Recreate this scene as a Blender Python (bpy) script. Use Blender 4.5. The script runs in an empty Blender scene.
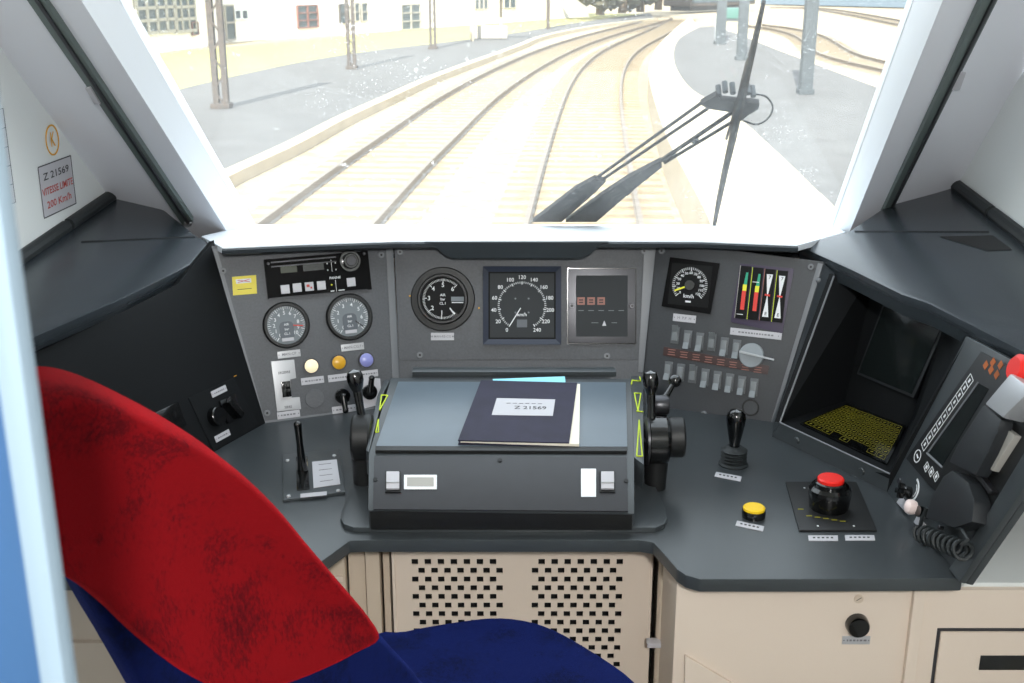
import bpy, bmesh, math, random
from mathutils import Vector, Matrix
random.seed(7)
V = Vector
C = bpy.context.scene.collection
SC = bpy.context.scene
R = math.radians

# ------------------------------------------------------------------ camera
FPX = 1150.0                       # focal length in pixels of the 1024 wide frame
PITCH = R(17.66)
EYE = V((0, 0, 1.70))
cd = bpy.data.cameras.new('camera'); cam = bpy.data.objects.new('camera', cd); C.objects.link(cam)
cd.sensor_fit = 'HORIZONTAL'; cd.sensor_width = 22.2; cd.lens = 22.2 * FPX / 1024
cam.location = EYE; cam.rotation_euler = (math.pi / 2 - PITCH, 0, 0)
cd.clip_start = 0.02; cd.clip_end = 1000
cd.dof.use_dof = True; cd.dof.focus_distance = 2.25; cd.dof.aperture_fstop = 8.0
SC.camera = cam

# ------------------------------------------------------------------ sky, sun, exposure
SC.view_settings.view_transform = 'Standard'; SC.view_settings.look = 'None'
SC.view_settings.exposure = 0.0; SC.view_settings.gamma = 1.0
SC.view_settings.use_curve_mapping = False
SC.cycles.use_denoising = True
SC.cycles.max_bounces = 8; SC.cycles.transparent_max_bounces = 16
SC.cycles.sample_clamp_indirect = 6.0
SC.cycles.caustics_reflective = False; SC.cycles.caustics_refractive = False
w = bpy.data.worlds.new('sky'); SC.world = w; w.use_nodes = True
bg = w.node_tree.nodes['Background']
bg.inputs[0].default_value = (0.86, 0.93, 1.0, 1); bg.inputs[1].default_value = 3.0
sd = bpy.data.lights.new('sun', 'SUN'); sun = bpy.data.objects.new('sun', sd); C.objects.link(sun)
sd.energy = 14.0; sd.angle = R(0.6); sd.color = (1.0, 0.95, 0.87)
sun.rotation_euler = (R(54), 0, R(-12))
ld = bpy.data.lights.new('flash_fill_light', 'AREA'); lamp = bpy.data.objects.new('flash_fill_light', ld); C.objects.link(lamp)  # added area light behind and above the camera, stands in for its flash
ld.shape = 'RECTANGLE'; ld.size = 0.09; ld.size_y = 0.12; ld.energy = 42.0; ld.color = (1.0, 0.985, 0.96)
lamp.location = (0.14, -0.60, 2.12); lamp.rotation_euler = (R(62), 0, 0)

# ------------------------------------------------------------------ projection helpers
CP, SP = math.cos(PITCH), math.sin(PITCH)
def ray(px, py):
    a = (px - 512) / FPX; b = -(py - 341.5) / FPX
    return V((a, CP + b * SP, -SP + b * CP))
def at(px, py, zc): return EYE + ray(px, py) * zc
def U(px, py, pl):
    p, n = pl; d = ray(px, py)
    return EYE + d * ((p - EYE).dot(n) / d.dot(n))
def plane3(a, b, c): return (a, (b - a).cross(c - a).normalized())
def PZ(z): return (V((0, 0, z)), V((0, 0, 1)))
def PY(y): return (V((0, y, 0)), V((0, 1, 0)))
class Frame:
    def __init__(s, o, x, y):
        s.o = V(o); s.x = V(x).normalized(); n = s.x.cross(V(y)).normalized(); s.y = n.cross(s.x); s.n = n
        s.M = Matrix((( s.x.x, s.y.x, n.x, s.o.x), (s.x.y, s.y.y, n.y, s.o.y), (s.x.z, s.y.z, n.z, s.o.z), (0, 0, 0, 1)))
        s.pl = (s.o, n)
    def uv(s, px, py):
        d = U(px, py, s.pl) - s.o
        return (d.dot(s.x), d.dot(s.y))
    def poly(s, pts): return [s.uv(*p) for p in pts]
    def r(s, px, py, r):
        a = s.uv(px, py); b = s.uv(px, py + r); c = s.uv(px + r, py)
        return 0.5 * (math.hypot(b[0]-a[0], b[1]-a[1]) + math.hypot(c[0]-a[0], c[1]-a[1]))

# ------------------------------------------------------------------ materials
def lin(h):
    h = h.lstrip('#'); o = []
    for i in (0, 2, 4):
        c = int(h[i:i+2], 16) / 255; o.append(c / 12.92 if c <= 0.04045 else ((c + 0.055) / 1.055) ** 2.4)
    return (*o, 1)
def mat(name, col, rough=0.5, metal=0.0, bump=0.0, bscale=300, var=0.0, vscale=6, spec=0.5, emit=0, sheen=0, coat=0, col2=None):
    m = bpy.data.materials.new(name); m.use_nodes = True; nt = m.node_tree; b = nt.nodes['Principled BSDF']
    c = lin(col); b.inputs['Base Color'].default_value = c
    b.inputs['Roughness'].default_value = rough; b.inputs['Metallic'].default_value = metal
    b.inputs['Specular IOR Level'].default_value = spec
    if sheen: b.inputs['Sheen Weight'].default_value = sheen
    if coat: b.inputs['Coat Weight'].default_value = coat
    if emit: b.inputs['Emission Color'].default_value = c; b.inputs['Emission Strength'].default_value = emit
    tc = nt.nodes.new('ShaderNodeTexCoord')
    if bump:
        n = nt.nodes.new('ShaderNodeTexNoise'); n.inputs['Scale'].default_value = bscale; n.inputs['Detail'].default_value = 3
        bu = nt.nodes.new('ShaderNodeBump'); bu.inputs['Strength'].default_value = bump; bu.inputs['Distance'].default_value = 0.002
        nt.links.new(tc.outputs['Object'], n.inputs['Vector']); nt.links.new(n.outputs['Fac'], bu.inputs['Height'])
        nt.links.new(bu.outputs['Normal'], b.inputs['Normal'])
    if var:
        n = nt.nodes.new('ShaderNodeTexNoise'); n.inputs['Scale'].default_value = vscale; n.inputs['Detail'].default_value = 5
        rp = nt.nodes.new('ShaderNodeMapRange'); rp.inputs[1].default_value = 0.32; rp.inputs[2].default_value = 0.68
        mx = nt.nodes.new('ShaderNodeMix'); mx.data_type = 'RGBA'
        d = lin(col2) if col2 else tuple(max(0, x * (1 - var)) for x in c[:3]) + (1,)
        mx.inputs['A'].default_value = c; mx.inputs['B'].default_value = d
        nt.links.new(tc.outputs['Object'], n.inputs['Vector']); nt.links.new(n.outputs['Fac'], rp.inputs[0])
        nt.links.new(rp.outputs[0], mx.inputs['Factor']); nt.links.new(mx.outputs['Result'], b.inputs['Base Color'])
    return m
M = {}
M['dash'] = mat('dash_plastic', '#3d4245', 0.30, bump=0.10, bscale=420, var=0.12, vscale=7)
M['shelf'] = mat('shelf_plastic', '#363c41', 0.26, bump=0.10, bscale=380, var=0.15, vscale=5)
M['dark'] = mat('dark_plastic', '#24272a', 0.45, bump=0.15, bscale=500)
M['lipdark'] = mat('lip_plastic', '#2a3034', 0.35)
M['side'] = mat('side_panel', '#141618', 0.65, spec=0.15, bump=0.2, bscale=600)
M['panel'] = mat('panel_speckled', '#5a5c60', 0.5, bump=0.25, bscale=900, var=0.18, vscale=220)
M['panelr'] = mat('panel_right_grey', '#383b3f', 0.5, bump=0.2, bscale=900, var=0.15, vscale=220)
M['edge'] = mat('panel_edge', '#6f7276', 0.45)
M['lid'] = mat('lid_metal', '#5f6b75', 0.28, bump=0.05, bscale=500, var=0.1, vscale=9)
M['front'] = mat('console_front', '#313236', 0.42, bump=0.1, bscale=700, var=0.1, vscale=30)
M['black'] = mat('black_gloss', '#08090a', 0.16, coat=0.5)
M['blackm'] = mat('black_matte', '#121314', 0.5, bump=0.1, bscale=400)
M['rubber'] = mat('black_rubber', '#1d2224', 0.6)
M['white'] = mat('white_paint', '#e9edf0', 0.4, bump=0.04, bscale=60)
M['wall'] = mat('wall_laminate', '#dfe3e2', 0.45, bump=0.03, bscale=80)
M['pillar'] = mat('pillar_laminate', '#e2e4eb', 0.5, bump=0.12, bscale=500)
M['frame'] = mat('window_surround', '#e8edf2', 0.5, bump=0.08, bscale=400)
M['cream'] = mat('cream_laminate', '#d9cabb', 0.5, bump=0.08, bscale=300)
M['cream2'] = mat('cream_dark', '#cbbba8', 0.5)
M['steel'] = mat('brushed_steel', '#4a4a4d', 0.35, metal=0.8)
M['alu'] = mat('alu_label', '#b9babd', 0.4, metal=0.3)
M['label'] = mat('label_white', '#bcbbc0', 0.5)
M['labelred'] = mat('label_red_edge', '#c98a7c', 0.5)
M['ink'] = mat('ink', '#303033', 0.6)
M['faint'] = mat('ink_faint', '#77777c', 0.6)
M['redink'] = mat('ink_red', '#b8443c', 0.6)
M['yellow'] = mat('sticker_yellow', '#e3d14a', 0.5)
M['orangeink'] = mat('ink_orange', '#e0a21c', 0.6)
M['dialgrey'] = mat('dial_grey', '#7b8185', 0.6, spec=.2)
M['dialhub'] = mat('dial_hub_grey', '#565c63', 0.5)
M['dialblack'] = mat('dial_black', '#0b0c0d', 0.6, spec=0.2)
M['dialspeed'] = mat('dial_speed_grey', '#35383a', 0.6, spec=0.2)
M['bluegrey'] = mat('bezel_bluegrey', '#2a3040', 0.3)
M['print'] = mat('dial_print', '#e4e6e8', 0.5)
M['needleY'] = mat('needle_yellow', '#e6e234', 0.5)
M['needleR'] = mat('needle_red', '#d8362c', 0.5)
M['radio'] = mat('radio_black', '#060607', 0.6, spec=0.12)
M['lcd'] = mat('lcd_off', '#3d4236', 0.25)
M['screen'] = mat('crt_glass', '#161b1b', 0.12)
M['lampW'] = mat('lens_warm_white', '#fff0c8', 0.25, emit=0.35)
M['lampY'] = mat('lens_amber', '#dca52e', 0.3)
M['lampB'] = mat('lens_violet', '#8f92cf', 0.3)
M['red'] = mat('red_plastic', '#e3231b', 0.35)
M['pyellow'] = mat('yellow_plastic', '#f2c81c', 0.35)
M['lime'] = mat('lime_print', '#c4d830', 0.6)
M['key'] = mat('key_print_yellow', '#8a8416', 0.6)
M['green'] = mat('bar_green', '#1e9a78', 0.5)
M['toggle'] = mat('toggle_grey', '#74797c', 0.4)
M['toggleb'] = mat('toggle_bracket', '#5c6063', 0.5)
M['brown'] = mat('legend_strip', '#3b2422', 0.5)
M['salmon'] = mat('legend_print', '#96665b', 0.6)
M['grey'] = mat('knob_grey', '#8e959a', 0.35)
M['silver'] = mat('silver_plastic', '#b9bcc0', 0.3, metal=0.4)
M['beige'] = mat('beige_grey', '#a6a49e', 0.5)
M['navy'] = mat('binder_cloth', '#26233a', 0.7, bump=0.3, bscale=700, var=0.3, vscale=25)
M['paper'] = mat('paper', '#e9e3d2', 0.7)
M['cyan'] = mat('cyan_paper', '#8fd3e6', 0.6)
M['pink'] = mat('pink_white_plastic', '#f0dcd8', 0.4)
M['rail'] = mat('blind_rail', '#5d6866', 0.45)
M['bluedoor'] = mat('door_blue', '#34557c', 0.4)
M['doorwhite'] = mat('door_edge_white', '#8496a4', 0.5)
M['floor'] = mat('floor_vinyl', '#5a5348', 0.7, var=0.2, vscale=40)
M['purple'] = mat('purple_plastic', '#3a3048', 0.45)
M['orangedk'] = mat('orange_legend', '#a8561c', 0.6)

def fabric(name, c1, c2, scale=90):
    m = mat(name, c1, 0.95, bump=0.6, bscale=900, sheen=0.9)
    nt = m.node_tree; b = nt.nodes['Principled BSDF']; tc = nt.nodes.new('ShaderNodeTexCoord')
    b.inputs['Sheen Tint'].default_value = (*[min(1, x * 3.2) for x in lin(c1)[:3]], 1); b.inputs['Sheen Roughness'].default_value = 0.35; b.inputs['Specular IOR Level'].default_value = 0.1
    mp = nt.nodes.new('ShaderNodeMapping'); mp.inputs['Scale'].default_value = (1, 1, 0.45)
    n = nt.nodes.new('ShaderNodeTexNoise'); n.inputs['Scale'].default_value = scale; n.inputs['Detail'].default_value = 8; n.inputs['Roughness'].default_value = 0.75
    n2 = nt.nodes.new('ShaderNodeTexNoise'); n2.inputs['Scale'].default_value = 14; n2.inputs['Detail'].default_value = 3
    ad = nt.nodes.new('ShaderNodeMath'); ad.operation = 'ADD'
    r = nt.nodes.new('ShaderNodeValToRGB'); r.color_ramp.elements[0].position = 0.78; r.color_ramp.elements[0].color = lin(c2)
    r.color_ramp.elements[1].position = 1.22 if False else 1.0; r.color_ramp.elements[1].color = lin(c1)
    L = nt.links.new
    L(tc.outputs['Object'], mp.inputs[0]); L(mp.outputs[0], n.inputs['Vector']); L(tc.outputs['Object'], n2.inputs['Vector'])
    L(n.outputs['Fac'], ad.inputs[0]); L(n2.outputs['Fac'], ad.inputs[1]); L(ad.outputs[0], r.inputs[0]); L(r.outputs[0], b.inputs['Base Color'])
    return m
M['redfab'] = fabric('seat_red_velour', '#7a0b12', '#4a0810', 240)
M['bluefab'] = fabric('seat_blue_velour', '#0b1646', '#070e2c', 120)

# outside materials
M['ballast'] = mat('ballast_stone', '#a3967f', 0.95, var=0.3, vscale=3.5, col2='#8a7a62')
M['sleeper'] = mat('sleeper_concrete', '#8d7b62', 0.9, var=0.3, vscale=5)
M['railtop'] = mat('rail_steel', '#776c60', 0.5, metal=0.3)
M['asphalt'] = mat('platform_asphalt', '#5b5a59', 0.95, var=0.2, vscale=1.3)
M['kerb'] = mat('platform_kerb', '#b3a68f', 0.9, var=0.2, vscale=2)
M['grass'] = mat('dry_grass', '#9c965a', 1.0, var=0.5, vscale=0.9, col2='#8f8c58')
M['plaster'] = mat('building_plaster', '#efe9de', 0.9, var=0.1, vscale=0.6)
M['winglass'] = mat('building_glass', '#4a555c', 0.15)
M['winframe'] = mat('building_window_frame', '#a09a90', 0.6)
M['post'] = mat('post_grey_steel', '#444b4f', 0.6, var=0.3, vscale=8)
M['postrust'] = mat('post_rusty', '#554a42', 0.8, var=0.5, vscale=12, col2='#3a3632')
M['leaf'] = mat('tree_leaves', '#5d5a4a', 1.0, var=0.5, vscale=3)
M['bark'] = mat('tree_bark', '#6a5a48', 0.9)
M['ground'] = mat('yard_ground', '#a8987a', 1.0, var=0.3, vscale=0.7)
M['teal'] = mat('teal_paint', '#40665f', 0.5)
M['bluepaint'] = mat('coach_blue_grey', '#5f6d79', 0.5)
M['door_red'] = mat('barn_door_red', '#80584f', 0.7)

def glass_mat():
    m = bpy.data.materials.new('dusty_glass'); m.use_nodes = True; nt = m.node_tree; nt.nodes.clear(); L = nt.links.new
    out = nt.nodes.new('ShaderNodeOutputMaterial'); tr = nt.nodes.new('ShaderNodeBsdfTransparent'); tr.inputs[0].default_value = (0.95, 0.97, 0.97, 1)
    gl = nt.nodes.new('ShaderNodeBsdfGlossy'); gl.inputs['Roughness'].default_value = 0.03
    fr = nt.nodes.new('ShaderNodeFresnel'); fr.inputs[0].default_value = 1.3
    ge = nt.nodes.new('ShaderNodeNewGeometry'); iv = nt.nodes.new('ShaderNodeMath'); iv.operation = 'SUBTRACT'; iv.inputs[0].default_value = 1; L(ge.outputs['Backfacing'], iv.inputs[1])
    fm = nt.nodes.new('ShaderNodeMath'); fm.operation = 'MULTIPLY'; L(fr.outputs[0], fm.inputs[0]); L(iv.outputs[0], fm.inputs[1])
    mg = nt.nodes.new('ShaderNodeMixShader'); L(fm.outputs[0], mg.inputs[0]); L(tr.outputs[0], mg.inputs[1]); L(gl.outputs[0], mg.inputs[2])
    du = nt.nodes.new('ShaderNodeBsdfTranslucent'); du.inputs[0].default_value = (0.92, 0.92, 0.9, 1)
    tc = nt.nodes.new('ShaderNodeTexCoord')
    def noise(scale, lo, hi, sc=(1, 1, 1), det=4):
        mp = nt.nodes.new('ShaderNodeMapping'); mp.inputs['Scale'].default_value = sc; L(tc.outputs['Object'], mp.inputs[0])
        n = nt.nodes.new('ShaderNodeTexNoise'); n.inputs['Scale'].default_value = scale; n.inputs['Detail'].default_value = det; L(mp.outputs[0], n.inputs['Vector'])
        r = nt.nodes.new('ShaderNodeMapRange'); r.inputs[1].default_value = lo; r.inputs[2].default_value = hi; L(n.outputs['Fac'], r.inputs[0]); return r.outputs[0]
    def math_(op, a, b):
        x = nt.nodes.new('ShaderNodeMath'); x.operation = op; x.use_clamp = True
        for i, q in enumerate((a, b)):
            if isinstance(q, (int, float)): x.inputs[i].default_value = q
            else: L(q, x.inputs[i])
        return x.outputs[0]
    haze = math_('MULTIPLY', noise(3.0, 0.3, 0.8), 0.05)
    spots = math_('MULTIPLY', noise(160, 0.66, 0.72, det=1), math_('MULTIPLY', noise(5, 0.46, 0.66), 0.35))
    streak = math_('MULTIPLY', noise(60, 0.66, 0.74, (1, 0.12, 1), 3), math_('MULTIPLY', noise(4, 0.48, 0.66), 0.4))
    fac = math_('ADD', math_('ADD', haze, 0.02), math_('ADD', spots, streak))
    mx = nt.nodes.new('ShaderNodeMixShader'); L(fac, mx.inputs[0]); L(mg.outputs[0], mx.inputs[1]); L(du.outputs[0], mx.inputs[2])
    L(mx.outputs[0], out.inputs[0]); return m
M['glass'] = glass_mat()

# ------------------------------------------------------------------ mesh builder
_txt = {}
def text_mesh(s, bold=False):
    if s in _txt: return _txt[s]
    cu = bpy.data.curves.new('t', 'FONT'); cu.body = s; cu.align_x = 'CENTER'; cu.align_y = 'CENTER'; cu.size = 1; cu.resolution_u = 2; cu.offset = 0.012
    o = bpy.data.objects.new('t', cu); C.objects.link(o)
    me = bpy.data.meshes.new_from_object(o.evaluated_get(bpy.context.evaluated_depsgraph_get()))
    bpy.data.objects.remove(o); _txt[s] = me
    return me
class MB:
    def __init__(s): s.v = []; s.f = []; s.mi = []; s.mats = []; s.cur = 0
    def m(s, name):
        if name not in s.mats: s.mats.append(name)
        s.cur = s.mats.index(name); return s
    def add(s, vs, fs):
        k = len(s.v); s.v += [V(v) for v in vs]; s.f += [[k + i for i in f] for f in fs]; s.mi += [s.cur] * len(fs); return s
    def addbm(s, bm, X=None):
        bm.verts.index_update()
        s.add([(X @ v.co) if X else v.co.copy() for v in bm.verts], [[v.index for v in f.verts] for f in bm.faces]); bm.free(); return s
    def box(s, c, d, bev=0, X=None):
        bm = bmesh.new(); bmesh.ops.create_cube(bm, size=1)
        bmesh.ops.scale(bm, vec=d, verts=bm.verts)
        if bev: bmesh.ops.bevel(bm, geom=bm.edges[:], offset=min(bev, min(d) * 0.45), segments=2, profile=0.7, affect='EDGES')
        T = Matrix.Translation(V(c))
        if X is not None: T = T @ X
        return s.addbm(bm, T)
    def poly(s, pts, off, bev=0):
        """closed polygon of 3D points extruded by vector off"""
        off = V(off); bm = bmesh.new(); a = [bm.verts.new(V(p)) for p in pts]; b = [bm.verts.new(V(p) + off) for p in pts]; n = len(pts)
        bm.faces.new(a); bm.faces.new(b[::-1])
        for i in range(n): bm.faces.new((a[i], b[i], b[(i+1) % n], a[(i+1) % n]))
        bmesh.ops.recalc_face_normals(bm, faces=bm.faces)
        if bev: bmesh.ops.bevel(bm, geom=bm.edges[:], offset=bev, segments=2, profile=0.7, affect='EDGES')
        return s.addbm(bm)
    def prism(s, pts, z0, z1, bev=0): return s.poly([(p[0], p[1], z0) for p in pts], (0, 0, z1 - z0), bev)
    def rect(s, u, v, w, h, z0, z1, bev=0, rot=0, rad=0):
        pts = []
        if rad:
            for (sx, sy, a0) in ((1, 1, 0), (-1, 1, 90), (-1, -1, 180), (1, -1, 270)):
                for k in range(5):
                    a = R(a0 + 22.5 * k); pts.append((sx * (w/2 - rad) + rad * math.cos(a), sy * (h/2 - rad) + rad * math.sin(a)))
        else: pts = [(-w/2, -h/2), (w/2, -h/2), (w/2, h/2), (-w/2, h/2)]
        c, n = math.cos(rot), math.sin(rot)
        return s.prism([(u + x * c - y * n, v + x * n + y * c) for x, y in pts], z0, z1, bev)
    def lathe(s, prof, seg=32, X=None, cap=True):
        vs = []; fs = []; k = len(prof)
        for i in range(seg):
            a = 2 * math.pi * i / seg
            for r, z in prof: vs.append(V((r * math.cos(a), r * math.sin(a), z)))
        for i in range(seg):
            j = (i + 1) % seg
            for q in range(k - 1): fs.append([i*k+q, j*k+q, j*k+q+1, i*k+q+1])
        if cap:
            fs.append([i * k for i in range(seg)][::-1]); fs.append([i * k + k - 1 for i in range(seg)])
        if X is not None: vs = [X @ v for v in vs]
        return s.add(vs, fs)
    def disc(s, u, v, r, z0, z1, seg=32, ch=0.0):
        p = [(r, z0), (r, z1 - ch), (r - ch, z1)] if ch else [(r, z0), (r, z1)]
        return s.lathe(p, seg, Matrix.Translation((u, v, 0)))
    def ring(s, u, v, r0, r1, z0, z1, seg=40):
        return s.lathe([(r0, z0), (r1, z0), (r1, z1), (r0, z1), (r0, z0)], seg, Matrix.Translation((u, v, 0)), cap=False)
    def cyl(s, a, b, r0, r1=None, seg=20):
        a, b = V(a), V(b); r1 = r0 if r1 is None else r1
        X = Matrix.Translation(a) @ V((0, 0, 1)).rotation_difference(b - a).to_matrix().to_4x4()
        return s.lathe([(r0, 0), (r1, (b - a).length)], seg, X)
    def lathe_ax(s, a, b, prof, seg=28):
        a, b = V(a), V(b); X = Matrix.Translation(a) @ V((0, 0, 1)).rotation_difference(b - a).to_matrix().to_4x4()
        return s.lathe(prof, seg, X)
    def ball(s, c, r, sc=(1, 1, 1)):
        bm = bmesh.new(); bmesh.ops.create_uvsphere(bm, u_segments=20, v_segments=12, radius=r); bmesh.ops.scale(bm, vec=sc, verts=bm.verts)
        return s.addbm(bm, Matrix.Translation(V(c)))
    def tube(s, pts, r, seg=8):
        pts = [V(p) for p in pts]; n = len(pts); vs = []; fs = []; up = None
        for i, p in enumerate(pts):
            t = (pts[min(i+1, n-1)] - pts[max(i-1, 0)]).normalized()
            if up is None: up = t.orthogonal().normalized()
            up = (up - t * up.dot(t)).normalized(); sd_ = t.cross(up)
            rr = r[i] if isinstance(r, (list, tuple)) else r
            for k in range(seg):
                a = 2 * math.pi * k / seg; vs.append(p + (up * math.cos(a) + sd_ * math.sin(a)) * rr)
        for i in range(n - 1):
            for k in range(seg):
                l = (k + 1) % seg; fs.append([i*seg+k, i*seg+l, (i+1)*seg+l, (i+1)*seg+k])
        fs.append(list(range(seg))[::-1]); fs.append([(n-1)*seg+k for k in range(seg)])
        return s.add(vs, fs)
    def text(s, t, u, v, size, z, rot=0, X=None, sx=1.0):
        me = text_mesh(t); T = Matrix.Translation((u, v, z)) @ Matrix.Rotation(rot, 4, 'Z') @ Matrix.Diagonal((size * sx, size, 1, 1))
        if X is not None: T = X @ T
        return s.add([T @ q.co for q in me.vertices], [list(p.vertices) for p in me.polygons])
    def build(s, name, parent=None, world=False, X=None, sharp=32):
        me = bpy.data.meshes.new(name); vs = s.v
        if world and parent is not None:
            r = parent
            while r.parent: r = r.parent
            I = ROOTM[r.name].inverted(); vs = [I @ v for v in vs]
        me.from_pydata([tuple(v) for v in vs], [], s.f)
        for m in s.mats: me.materials.append(M[m])
        me.polygons.foreach_set('material_index', s.mi)
        bm = bmesh.new(); bm.from_mesh(me); bmesh.ops.recalc_face_normals(bm, faces=bm.faces); bm.to_mesh(me); bm.free()
        me.shade_smooth(); me.set_sharp_from_angle(angle=R(sharp)); me.update()
        o = bpy.data.objects.new(name, me); C.objects.link(o)
        if parent is not None: o.parent = parent
        if X is not None: o.matrix_local = X
        return o
ROOTM = {}
def thing(name, label, cat, X=None, group=None):
    o = bpy.data.objects.new(name, None); C.objects.link(o); o.empty_display_size = 0.05
    if X is not None:
        if not isinstance(X, Matrix): X = Matrix.Translation(V(X))
        o.matrix_local = X
    ROOTM[o.name] = X.copy()
    o['label'] = label; o['category'] = cat
    if group: o['group'] = group
    return o
def spline(pts, n=8):
    P = [V(p) for p in pts]; out = []
    P = [P[0] * 2 - P[1]] + P + [P[-1] * 2 - P[-2]]
    for i in range(1, len(P) - 2):
        a, b, c, d = P[i-1], P[i], P[i+1], P[i+2]
        for k in range(n):
            s_ = k / n; out.append(0.5 * ((2*b) + (c - a) * s_ + (2*a - 5*b + 4*c - d) * s_*s_ + (3*b - a - 3*c + d) * s_**3))
    out.append(P[-2]); return out
def tag(o, label, cat=None, group=None, kind=None):
    o['label'] = label
    if cat: o['category'] = cat
    if group: o['group'] = group
    if kind: o['kind'] = kind
    return o
def struct(o): o['kind'] = 'structure'; return o
def lab(o, t): o['label'] = t; return o
def center(o):
    """move a world-space mesh's origin to the middle of its base"""
    me = o.data; xs = [v.co for v in me.vertices]
    c = V((sum(v.x for v in xs) / len(xs), sum(v.y for v in xs) / len(xs), min(v.z for v in xs)))
    me.transform(Matrix.Translation(-c)); o.location = c; return o

# ------------------------------------------------------------------ main planes
DESK = PZ(0.78)
TILT = R(16.5)
def panel_frame(o, yaw):
    x = V((math.cos(yaw), math.sin(yaw), 0)); back = V((-math.sin(yaw), math.cos(yaw), 0))
    y = V((0, 0, 1)) * math.cos(TILT) + back * math.sin(TILT)
    return Frame(o, x, y)
FC = panel_frame(V((0, 2.42, 0.78)), 0)
FL = panel_frame(U(397, 310, FC.pl), R(21))
FR = panel_frame(U(650, 310, FC.pl), R(-21.5))
# side wall planes and shelf planes
WA = V((-0.954, 2.75, 1.2)); WLD = V((0.038, 1, 0)).normalized()
WL = (WA, V((WLD.y, -WLD.x, 0)))
WB = V((1.046, 2.75, 1.232)); WR = (WB, V((-WLD.y, WLD.x, 0)))
SHL = plane3(WA, V((-0.975, 2.207, 1.162)), at(223, 247, 2.537))
SHR = plane3(WB, V((1.027, 2.2475, 1.197)), at(797, 246, 2.54))
# windscreen plane
G0 = V((0, 2.75, 1.125)); GUP = V((0, -0.60, 0.54)).normalized()
FG = Frame(G0, (1, 0, 0), GUP)            # its normal points into the cab
assert FG.n.y < 0
GIN = (G0 + FG.n * 0.05, FG.n)            # inner face of the window surround

# ================================================================== ROOM SHELL
def quad3(name, pts, off, matn, bev=0):
    return struct(MB().m(matn).poly(pts, off, bev).build(name))
# left wall, right wall (vertical planes continuing behind the camera)
def wallpts(A, y0, y1, z0, z1, topfront):
    d = WLD
    P = lambda y, z: V((A.x + d.x / d.y * (y - A.y), y, z))
    return [P(y0, z0), P(y1, z0), P(y1, 1.13), P(*topfront), P(y0, z1)]
quad3('wall_left', wallpts(WA, -1.3, 2.86, -0.05, 2.25, (1.45, 2.25)), V((-0.04, 0, 0)), 'wall')
quad3('wall_right', wallpts(WB, -1.3, 2.86, -0.05, 2.25, (1.45, 2.25)), V((0.04, 0, 0)), 'wall')
quad3('wall_back', [(-1.1, -1.3, -0.05), (1.1, -1.3, -0.05), (1.1, -1.3, 2.25), (-1.1, -1.3, 2.25)], V((0, -0.04, 0)), 'wall')
quad3('floor', [(-1.1, -1.3, -0.05), (1.1, -1.3, -0.05), (1.15, 2.9, -0.05), (-1.05, 2.9, -0.05)], V((0, 0, -0.05)), 'floor')
quad3('ceiling', [(-1.15, -1.3, 2.2), (1.1, -1.3, 2.2), (1.1, 1.5, 2.2), (-1.15, 1.5, 2.2)], V((0, 0, 0.05)), 'wall')
quad3('wall_front', [(-1.05, 2.82, -0.05), (1.12, 2.82, -0.05), (1.12, 2.82, 1.10), (-1.05, 2.82, 1.10)], V((0, 0.04, 0)), 'cream')
# windscreen: glass and surround
gl = [(32, -150), (119, 0), (255, 236), (831, 232), (914, 0), (968, -150)]
gpts = [U(x, y, FG.pl) for x, y in gl]
win = struct(MB().m('glass').poly([p for p in gpts], -FG.n * 0.004).build('window_1'))
ol = [(-13, -150), (81, 0), (240, 252)]
orr = [(842, 251), (943, 0), (1003, -150)]
for nm, inner, outer in (('trim_1', gl[:3], ol), ('trim_2', gl[3:], orr)):
    a = [U(x, y, FG.pl) for x, y in inner]; b = [U(x, y, GIN) for x, y in outer]
    mb = MB().m('frame')
    for i in range(2): mb.poly([a[i], a[i+1], b[i+1], b[i]], -FG.n * 0.03)
    struct(mb.build(nm))
# pillars between surround and side walls
cl = [(-143, -150), (0, 46), (136, 232)]
cr = [(930, 232), (1024, 67), (1148, -150)]
def pillar(nm, inner, corner, wl, side):
    b = [U(x, y, GIN) for x, y in inner]; c = [U(x, y, wl) + V((side * 0.01, 0, 0)) for x, y in corner]
    mb = MB().m('pillar')
    mb.poly([b[0], b[1], b[2]] + [c[2], c[1], c[0]], -FG.n * 0.03) if side < 0 else mb.poly([b[0], b[1], b[2], c[2], c[1], c[0]], -FG.n * 0.03)
    return struct(mb.build(nm))
pillar('trim_3', ol, cl, WL, -1)
pillar('trim_4', [orr[2], orr[1], orr[0]], [cr[2], cr[1], cr[0]], WR, 1)
# header above the windscreen
hp = [U(-13, -150, GIN), U(1003, -150, GIN)]
quad3('trim_5', [V((-1.15, hp[0].y, hp[0].z)), V((1.1, hp[1].y, hp[1].z)), V((1.1, 1.45, 2.22)), V((-1.15, 1.45, 2.22))], V((0, 0.03, 0.03)), 'wall')

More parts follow.
